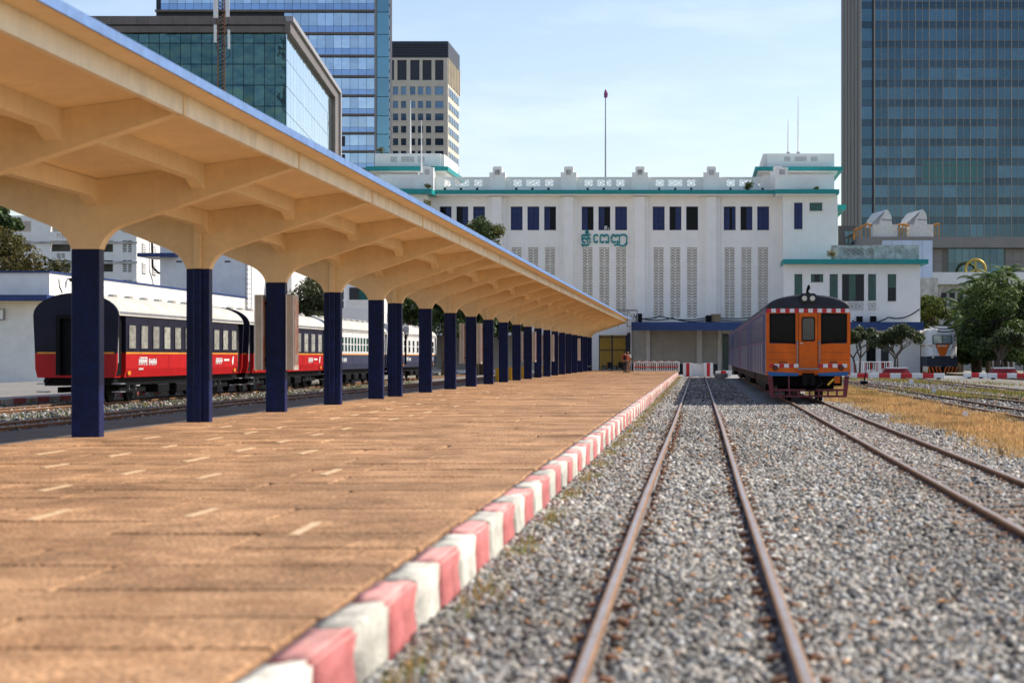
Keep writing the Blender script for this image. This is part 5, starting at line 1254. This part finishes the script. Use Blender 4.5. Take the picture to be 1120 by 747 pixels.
# beige tower
YE_ = 480.0
be = bldg('office_tower', 'beige stone office tower with dark louvred crown', 'tower', px(460, YE_), YE_)
ex = lambda p: px(p, YE_); ez = lambda p: pz(p, YE_)
m_bwin = glass('beige_tower_window', (.10, .155, .22), .1, .8, rnd=.3)
m_bst2 = M('beige_stone_side', (.55, .48, .37), .8, var=.06, scale=.3)
MB().box(ex(412), ex(489.5), YE_ + .6, YE_ + 23, 0, ez(64)).build('core', m_beige, be)
MB().box(ex(411.5), ex(490), YE_ + .2, YE_ + 23.6, ez(63), ez(45.3)).build('crown', m_louvre, be)
for k in range(6): piece('crown_slat', m_louvre, be, ex(411), ex(490.5), YE_ - .05, YE_ + .19, ez(48 + k * 2.8) - .35, ez(48 + k * 2.8))
wx = [(413, 418.6), (421.8, 427.4), (429.6, 435.5), (438.5, 444.3), (448.5, 454.2), (457, 462.8), (465.8, 471.6), (475.7, 485)]
rows = [(95, 104)] + [(110.8 + 13.6 * k, 118.4 + 13.6 * k) for k in range(8)]
hl_ = [(ex(a), ex(b), ez(d_), ez(c_)) for a, b in wx for c_, d_ in rows]
crown_w = [(411.5, 417.8), (424, 431), (434.5, 444.7), (448.6, 458.8), (462, 472), (475.8, 485)]
hl_ += [(ex(a), ex(b), ez(88), ez(66)) for a, b in crown_w]
MB().wall(ex(411.5), ex(489.9), 0, ez(63.1), YE_, YE_ + .59, hl_).build('front_wall', m_beige, be)
for a, b in wx:
    for c_, d_ in rows:
        w_ = piece('window', m_bwin, be, ex(a) + .02, ex(b) - .02, YE_ + .35, YE_ + .45, ez(d_) + .02, ez(c_) - .02, rot=tilt(.004))
        piece('sill', m_beige, w_, ex(a) - .1, ex(b) + .1, YE_ - .12, YE_ - .003, ez(d_) - .25, ez(d_) - .02)
for a, b in crown_w: piece('louvre_panel', m_louvre, be, ex(a) + .02, ex(b) - .02, YE_ + .3, YE_ + .45, ez(88) + .02, ez(66) - .02)
XR_ = ex(490)
for c_, d_ in rows:
    for k in range(6): piece('side_window', m_bwin, be, XR_ - .05, XR_ + .05, YE_ + 2 + k * 3.5, YE_ + 4.4 + k * 3.5, ez(d_), ez(c_))
for k in range(8): piece('side_pilaster', m_bst2, be, XR_ - .4, XR_ + .25, YE_ + .6 + k * 3.1, YE_ + 1.2 + k * 3.1, ez(92), ez(64))

# ---------------------------------------------------------------- white buildings on the left
YH = 106.0
lb = bldg('low_white_building', 'low white building with blue roof line behind the coaches', 'building', px(40, YH), YH)
hx = lambda p: px(p, YH); hz_ = lambda p: pz(p, YH)
MB().box(-62, hx(54), YH, YH + 8, 0, hz_(298.5)).build('end_block', m_white2, lb)
MB().box(hx(54) - 4.5, hx(54), YH + 8.004, YH + 52, 0, hz_(298.5)).build('long_wing', m_white2, lb)
MB().box(-62.1, hx(54) + .06, YH - .12, YH + 8, hz_(298.5), hz_(296.4)).box(hx(54) - 4.4, hx(54) + .06, YH + 8.002, YH + 52, hz_(298.5), hz_(296.4)).build('blue_coping', m_blue, lb)
MB().box(-62.2, hx(60), YH - 1.3, YH - .01, hz_(330), hz_(323.3)).build('blue_canopy', m_blue, lb)
MB().box(-62.1, hx(58), YH - 1.2, YH - .01, hz_(331), hz_(330.02)).build('canopy_soffit', m_cream, lb)
piece('meter_box', m_grey, lb, hx(-2), hx(6), YH - .25, YH - .01, hz_(350), hz_(338)); piece('meter_face', m_white2, lb, hx(-1), hx(5), YH - .27, YH - .251, hz_(349), hz_(339))
t = thing('security_camera', 'small dark camera on the corner of the low white building', 'camera', (hx(54) + .2, YH + 3, hz_(306)))
MB().tube([(hx(54), YH + 3, hz_(303)), (hx(54) + .3, YH + 2.9, hz_(303))], .05, 6).build('arm', m_grey, t); MB().tube([(hx(54) + .3, YH + 2.9, hz_(302)), (hx(54) + .3, YH + 2.9, hz_(306))], [.18, .12], 8).build('housing', m_black, t)
MB().tube([(hx(54) + .03, YH + 1.5, hz_(304)), (hx(54) + .03, YH + 1.6, hz_(312)), (hx(54) + .03, YH + 2.1, hz_(319))], .025, 5).build('wire', m_black, t)
for k in range(6): piece('door', m_blue, lb, hx(54) - .03, hx(54) + .03, YH + 6 + k * 7, YH + 7.6 + k * 7, 0, 2.4)
YK = 172.0
ap = bldg('apartment_building', 'white apartment block with balconies and louvred windows at far left', 'building', px(90, YK), YK)
kx = lambda p: px(p, YK); kz = lambda p: pz(p, YK)
hl_ = []
for f in range(4):
    o = -42 + f * 21.6 + 20.6
    for a, b, c_, d_ in ((14, 34, 263, 275), (55, 77, 263, 275), (108, 123.5, 263, 275.5), (134, 144, 263, 276.4), (62, 71, 255.5, 260.5)): hl_.append((kx(a), kx(b), kz(d_ + o), kz(c_ + o)))
MB().wall(kx(-40), kx(149.4), 0, kz(236), YK, YK + .5, hl_).build('front_wall', m_white2, ap)
MB().box(kx(-40), kx(149.4), YK + 1.8, YK + 12, 0, kz(236)).build('rear_block', M('balcony_wall', (.36, .35, .33), .8, var=.1), ap)
MB().box(kx(149.4) - .4, kx(149.4) + .02, YK + .502, YK + 12, 0, kz(236) + .01).build('side_wall', m_white2, ap)
for f in range(4):
    z = kz(286 - 42 + f * 21.6 + 20.6 + .5); piece('floor_band', m_stain, ap, kx(-40), kx(149.4) + .1, YK - .15, YK - .005, z - .12, z + .05)
    piece('floor_slab', m_white2, ap, kx(-40), kx(149), YK + .502, YK + 1.79, z - .15, z + .02)
for h in hl_:
    if h[1] - h[0] < 1.0 or (h[1] - h[0]) < .9:
        n = 6
        for k in range(n): piece('louvre', m_white2, ap, h[0], h[1], YK + .1, YK + .3, h[2] + (h[3] - h[2]) * (k + .15) / n, h[2] + (h[3] - h[2]) * (k + .6) / n)
        piece('louvre_post', m_white2, ap, (h[0] + h[1]) / 2 - .05, (h[0] + h[1]) / 2 + .05, YK + .05, YK + .35, h[2], h[3])
for f in range(3):
    for k in range(3):
        z = kz(264 - 21.6 + f * 21.6); y_ = YK + 1.5 + k * 3.3
        w_ = piece('side_vent', m_stain, ap, kx(149.4) + .0, kx(149.4) + .06, y_, y_ + 1.2, z - 1.1, z)
        for j in range(5): piece('vent_slat', m_white2, w_, kx(149.4) + .05, kx(149.4) + .14, y_, y_ + 1.2, z - 1.05 + j * .21, z - .95 + j * .21)
for f in range(2): MB().tube([(kx(152), YK + 4, kz(250)), (kx(153), YK + 4, kz(290)), (kx(156), YK + 5, kz(296)), (kx(165), YK + 6, kz(296))], .12, 6).build('cable_run', m_black, ap) if f == 0 else None
YV = 152.0
wb = bldg('white_building', 'white building with blue eave and roof ladder behind the coaches', 'building', px(225, YV), YV)
vx = lambda p: px(p, YV); vz = lambda p: pz(p, YV)
MB().box(vx(175), vx(271), YV, YV + 9, 0, vz(250)).build('front_block', m_white2, wb)
MB().box(vx(271) + .002, vx(300), YV + 6.5, YV + 20, 0, vz(290)).build('side_block', m_white2, wb)
MB().box(vx(154), vx(195), YV - 1, YV + 4, vz(281.5), vz(277.5)).build('blue_eave', m_blue, wb)
piece('blue_band', m_blue, wb, vx(175) + .02, vx(271), YV - .05, YV - .004, vz(327.4), vz(325.6))
ld = MB()
for u in (269.5, 275.5): ld.bar((vx(u), YV - .2, vz(350)), (vx(u), YV - .2, vz(285)), .05)
for k in range(12): ld.bar((vx(269.5), YV - .2, vz(348 - k * 5.3)), (vx(275.5), YV - .2, vz(348 - k * 5.3)), .04)
ld.build('ladder', m_grey, wb)
for p in (279.5, 288): piece('window', m_dark, wb, vx(p), vx(p + 3.4), YV + 6.42, YV + 6.49, vz(328), vz(308))
for p in (193, 246): piece('lintel_vent', m_dark, wb, vx(p), vx(p + 6), YV - .03, YV - .002, vz(287), vz(285.4))
YO = 140.0
tb = bldg('balcony_building', 'pale building with teal window and lattice parapet seen between canopy columns', 'building', px(390, YO), YO)
ox = lambda p: px(p, YO); oz = lambda p: pz(p, YO)
MB().box(ox(372), ox(404), YO, YO + 10, 0, oz(337)).box(ox(372), ox(404), YO + 1.4, YO + 10, oz(337), oz(280)).build('wall', m_white2, tb)
l = MB(); lattice(l, ox(378), ox(404), oz(336.5), oz(329), YO + .06, 5); l.box(ox(372), ox(404), YO, YO + .15, oz(329), oz(328)).build('lattice_parapet', m_white, tb)
piece('window', m_green, tb, ox(378.5), ox(400), YO + 1.3, YO + 1.39, oz(328), oz(314)); piece('window_dark', m_dark, tb, ox(378.5), ox(389), YO + 1.26, YO + 1.299, oz(328), oz(314))

# ---------------------------------------------------------------- trees and plants
m_leaf = attr_mat('leaf', .6, .3, .35)
m_bark = M('bark', (.12, .09, .065), .9, var=.2, scale=3, bump=.4, bscale=12)
def leaf_cloud(name, parent, blobs, n, size, cols, flat=.5, droop=0., aspect=.45):
    """leaf-sized quads spread through clumps"""
    bl = np.array(blobs, float); vol = bl[:, 3] ** 2; pick = rng.choice(len(bl), n, p=vol / vol.sum()); b = bl[pick]
    d = rng.normal(0, 1, (n, 3)); d /= np.linalg.norm(d, axis=1)[:, None]; r_ = rng.random(n) ** .45
    P = b[:, :3] + d * (r_ * b[:, 3])[:, None] * np.array([1, 1, .8])
    s = size * rng.uniform(.6, 1.35, n)
    nrm = d * .6 + rng.normal(0, .6, (n, 3)) + np.array([0, 0, flat]); nrm /= np.linalg.norm(nrm, axis=1)[:, None]
    t1 = np.cross(nrm, rng.normal(0, 1, (n, 3))); t1 /= np.linalg.norm(t1, axis=1)[:, None]; t1[:, 2] -= droop; t2 = np.cross(nrm, t1)
    V = np.stack([P - t1 * s[:, None], P - t2 * (s * aspect)[:, None] + nrm * (s * .12)[:, None], P + t1 * s[:, None], P + t2 * (s * aspect)[:, None] + nrm * (s * .12)[:, None]], 1)
    ca = np.array(cols, float); tone = rng.random(len(bl)); ci = np.clip(((tone[pick] * .6 + rng.random(n) * .4) * len(ca)).astype(int), 0, len(ca) - 1)
    col = ca[ci] * rng.uniform(.65, 1.35, (n, 1))
    off = np.array(off_of(parent)); o = np_mesh(name, V.reshape(-1, 3) - off, np.arange(n * 4).reshape(-1, 4), np.repeat(col, 4, 0), m_leaf, parent)
    return o
def tree(lab, X, Y, h, rad, n, size, cols, trunk_h=.45, nb=16, zs=.75, cat='tree', name='broadleaf_tree', group=None, seed=0):
    r_ = random.Random(seed + int(X * 13)); t = thing(name, lab, cat, (X, Y, 0), group)
    zc = h - rad * zs; blobs = []
    for k in range(nb):
        a = r_.uniform(0, 6.283); q = r_.random() ** .5; e = r_.uniform(-.9, 1)
        rr_ = rad * q * math.sqrt(max(.05, 1 - e * e * .8)) * .85
        blobs.append((X + rr_ * math.cos(a), Y + rr_ * math.sin(a), zc + e * rad * zs * .85, rad * r_.uniform(.22, .42)))
    g = MB(); zt = zc - rad * zs * .3
    g.tube([(X, Y, -.05), (X + .05 * h / 6, Y, zt * .5), (X - .03 * h / 6, Y, zt), (X, Y, zc + rad * .2)], [.035 * h + .06, .026 * h + .04, .02 * h + .03, .03], 9)
    g.build('trunk', m_bark, t, True)
    for b in blobs[:9]:
        MB().tube([(X, Y, zt * r_.uniform(.75, 1.0)), ((X + b[0]) / 2, (Y + b[1]) / 2, (zt + b[2]) / 2 + .1), (b[0], b[1], b[2])], [.014 * h + .02, .009 * h + .015, .015], 6).build('limb', m_bark, t, True)
    leaf_cloud('crown', t, blobs, n, size, cols)
    return t
G1 = [(.018, .036, .010), (.03, .055, .014), (.05, .085, .02), (.075, .115, .03)]
tree('tree with reddish and dark green leaves behind the low white building', px(12, 122), 122, 9.6, 3.4, 9000, .16, [(.05, .05, .012), (.07, .065, .014), (.10, .085, .018), (.12, .09, .02), (.20, .05, .03)], nb=26, group='trees behind the coaches')
tree('dark thin tree at the upper left corner under the canopy', px(6, 150), 150, 13.8, 2.0, 3000, .2, G1, nb=10, group='trees behind the coaches')
tree('small red leaved shrub tree behind the low white building', px(70, 128), 128, 7.6, 1.2, 1800, .14, [(.16, .03, .02), (.22, .05, .03)], nb=8, group='trees behind the coaches')
tree('dense dark tree rising behind the second red coach', px(336, 132), 132, 7.4, 2.3, 6500, .13, [(.03, .04, .016), (.05, .06, .022), (.09, .10, .04)], nb=24, group='trees behind the coaches')
for i, (p, Y, h, r_, lab) in enumerate(((416, 150, 8.0, 2.6, 'dark green tree just left of the double canopy columns'), (448, 152, 8.2, 2.9, 'broad dark green tree behind the farthest coach'), (486, 150, 7.0, 2.6, 'dark green tree right of the farthest coach'), (520, 156, 6.6, 2.4, 'dark green tree between the far canopy columns'), (552, 160, 6.4, 2.2, 'dark green tree nearest the station behind the canopy'))):
    tree(lab, px(p, Y), Y, h, r_, 6500, .16, G1, nb=22, group='trees behind the coaches')
tree('tall tree whose round crown shows above the canopy edge before the station', px(527, 160), 160, 13.6, 2.15, 5200, .13, [(.03, .055, .014), (.05, .08, .02), (.085, .11, .03), (.14, .12, .025)], nb=26, zs=.7)
# right: palms and dense trees
def palm(lab, X, Y, h, nf, L_, cols, seed, stems=1, spread=.5):
    r_ = random.Random(seed); t = thing('palm_tree', lab, 'palm', (X, Y, 0), 'palms at the right edge of the yard')
    Vs, cs = [], []
    for s in range(stems):
        a0 = r_.uniform(0, 6.28); bx_, by_ = X + math.cos(a0) * spread * (s > 0), Y + math.sin(a0) * spread * (s > 0); hh = h * r_.uniform(.6, 1) if s else h
        tx, ty = bx_ + r_.uniform(-.8, .8), by_ + r_.uniform(-.5, .5)
        MB().tube([(bx_, by_, -.05), ((bx_ + tx) / 2, (by_ + ty) / 2, hh * .5), (tx, ty, hh)], [.2, .14, .11], 8).build('trunk', m_bark, t, True)
        for k in range(nf):
            a = 6.283 * k / nf + r_.uniform(-.2, .2); el = r_.uniform(-.1, 1.25); L2 = L_ * r_.uniform(.75, 1.1); seg = 11; pos = Vector((tx, ty, hh)); col = r_.choice(cols)
            for j in range(seg):
                e = el - 1.9 * (j / seg) ** 1.5; st = L2 / seg; dr = Vector((math.cos(a) * math.cos(e), math.sin(a) * math.cos(e), math.sin(e))); nx_ = pos + dr * st
                sd = dr.cross(Vector((0, 0, 1))); sd = sd.normalized() if sd.length > .05 else Vector((1, 0, 0)); ll = L2 * .22 * math.sin(math.pi * (.15 + .8 * j / seg))
                for q in (0, .33, .66):
                    p = pos.lerp(nx_, q)
                    for s_ in (-1, 1):
                        tip = p + sd * s_ * ll + dr * ll * .5 + Vector((0, 0, -ll * .45)); w_ = dr * .045
                        Vs.append([p - w_, p + w_, tip + w_ * .3, tip - w_ * .3]); cs.append([c * r_.uniform(.6, 1.4) for c in col])
                pos = nx_
    V = np.array([[tuple(p) for p in q] for q in Vs]); n = len(V); off = np.array((X, Y, 0))
    np_mesh('fronds', V.reshape(-1, 3) - off, np.arange(n * 4).reshape(-1, 4), np.repeat(np.array(cs), 4, 0), m_leaf, t)
PG = [(.035, .07, .014), (.06, .105, .02), (.09, .14, .03)]
for i, (p, Y, h, st, lab) in enumerate(((1052, 188, 6.4, 3, 'palm clump just right of the white locomotive'), (1070, 172, 7.2, 3, 'palm clump rising below the gold ring emblem'), (1080, 170, 8.6, 4, 'tall palm clump in the middle of the right hand trees'), (1096, 174, 9.2, 4, 'tallest palm clump near the right edge'), (1122, 168, 6.6, 3, 'palm clump at the right edge of the picture'))):
    palm(lab, px(p, Y), Y, h, 16, 2.7, PG, i + 3, st, 1.0)
for i, (p, Y, h, r_, lab) in enumerate(((1066, 172, 5.4, 2.2, 'dense dark tree low among the palms beside the locomotive'), (1090, 158, 8.0, 3.2, 'dense dark tree in the middle of the palm grove'), (1098, 163, 9.0, 3.6, 'dense dark tree under the tallest palms'), (1126, 161, 8.2, 3.4, 'dense dark tree at the right edge behind the red planter'), (1020, 185, 7.8, 2.4, 'light green tree behind the white locomotive'))):
    tree(lab, px(p, Y), Y, h, r_, 14000, .17, [(.024, .045, .010), (.045, .075, .016), (.08, .12, .026), (.11, .15, .03)] if i < 4 else [(.08, .11, .02), (.12, .14, .03)], nb=34, zs=1.15, group='trees at the right edge of the yard')
# frangipani trees in red planters
def frangipani(lab, X, Y, h, w, seed, planter=True):
    r_ = random.Random(seed); t = thing('flowering_tree', lab, 'tree', (X, Y, .3), 'flowering trees before the right wing'); blobs = []
    def grow(p, d_, L_, r0, lev):
        q = p + d_ * L_; MB().tube([p, (p + q) / 2 + Vector((r_.uniform(-.05, .05), 0, .03)), q], [r0, r0 * .85, r0 * .7], 6).build('branch' if lev else 'trunk', m_bark, t, True)
        if lev >= 4: blobs.append((q.x, q.y, q.z, .42)); return
        for k in range(3 if lev < 2 else 2):
            nd = (d_ + Vector((r_.uniform(-1, 1) * w, r_.uniform(-.8, .8), r_.uniform(-.1, .5)))).normalized(); grow(q, nd, L_ * r_.uniform(.68, .85), r0 * .68, lev + 1)
    for k in range(2): grow(Vector((X + (k - .5) * .3, Y, .3)), Vector((r_.uniform(-.3, .3), 0, 1)).normalized(), h * .20, .10, 0 + (k > 0))
    leaf_cloud('crown', t, blobs, 6000, .14, [(.03, .045, .014), (.05, .07, .02), (.08, .10, .03)], aspect=.35)
    leaf_cloud('flowers', t, [(b[0], b[1], b[2] + .15, .25) for b in blobs[::2]], 260, .055, [(.75, .74, .6)], aspect=.9)['kind'] = 'stuff'
    if planter:
        q = thing('red_planter', 'red sloped planter under the ' + lab.replace('flowering tree ', 'tree ').replace(' of the right awning', '').replace(' below the palms', ''), 'planter', (X, Y, 0), 'red planters')
        MB().add([(X - 1.25, Y - 1, -.01), (X + 1.25, Y - 1, -.01), (X + 1.25, Y + 1, -.01), (X - 1.25, Y + 1, -.01), (X - .75, Y - .6, .72), (X + .75, Y - .6, .72), (X + .75, Y + .6, .72), (X - .75, Y + .6, .72)], [(0, 1, 5, 4), (1, 2, 6, 5), (2, 3, 7, 6), (3, 0, 4, 7)]).build('sides', M('planter_red', (.28, .015, .018), .7, var=.2), q)
        MB().box(X - .74, X + .74, Y - .59, Y + .59, .3, .66).build('soil', m_sleeper, q)
        g = MB().box(X - .8, X + .8, Y - .66, Y - .56, .68, .78).box(X - .8, X + .8, Y + .56, Y + .66, .68, .78).build('white_rim', m_wpaint, q)
frangipani('flowering tree in the middle of the right awning', px(980, 140), 140, 5.6, 1.3, 5)
frangipani('flowering tree close beside the orange railcar', px(938, 143), 143, 5.8, 1.2, 8, False)
frangipani('flowering tree at the right edge below the palms', px(1097, 139), 139, 5.2, 1.3, 21)
# plants rooted on the cornice
def tuft(lab, X, Y, Z, r_, n, cols, size=.1):
    t = thing('roof_plant', lab, 'plant', (X, Y, Z), 'plants growing on the station roof')
    MB().tube([(X, Y, Z - .02), (X + .05, Y, Z + r_ * .6)], [.03, .015], 5).build('stem', m_bark, t)
    leaf_cloud('foliage', t, [(X + random.uniform(-.4, .4) * r_, Y, Z + r_ * random.uniform(.3, 1.0), r_ * .5) for _ in range(5)], n, size, cols)
GY = [(.10, .10, .02), (.16, .13, .02), (.06, .08, .02)]
tuft('plant hanging below the left end of the cornice', px(466, 168), 168.3, pz(233, 168), 1.0, 420, GY)
tuft('yellow plant on top of the left roof tower', px(416, 174.6), 174.8, pz(168, 175), .5, 120, GY)
tuft('small yellow plant beside the left parapet post', px(468, 169), 169.2, pz(207.5, 169), .45, 120, GY)
tuft('low green plant on the cornice near the right end', px(819, 171.2), 171.2, pz(208.8, 171), .75, 380, [(.04, .07, .02), (.07, .10, .02)])
tuft('tiny plant on the cornice of the right corner block', px(893, 169), 168.9, pz(208.2, 169), .3, 90, GY)
tuft('orange plant on the ledge beside the stained parapet', px(911, 168), 168.1, pz(283.3, 168), .75, 160, [(.30, .17, .03), (.10, .10, .03)])
cable([(px(1008, 166), 166.5, pz(352, 166)), (px(1060, 158), 158, pz(352, 158)), (px(1140, 150), 150, pz(318, 150))], .05, 'upper black overhead cable in front of the palms', .9)
cable([(px(1008, 166), 166.4, pz(349, 166)), (px(1060, 158), 157.8, pz(349, 158)), (px(1140, 150), 149.8, pz(327, 150))], .05, 'lower black overhead cable in front of the palms', .9)
cable([(px(932, 167), 167.1, pz(351, 167)), (px(972, 167), 167.1, pz(347, 167)), (px(1006, 167), 167.1, pz(338, 167))], .06, 'black cable looping up the right wing wall', .4)
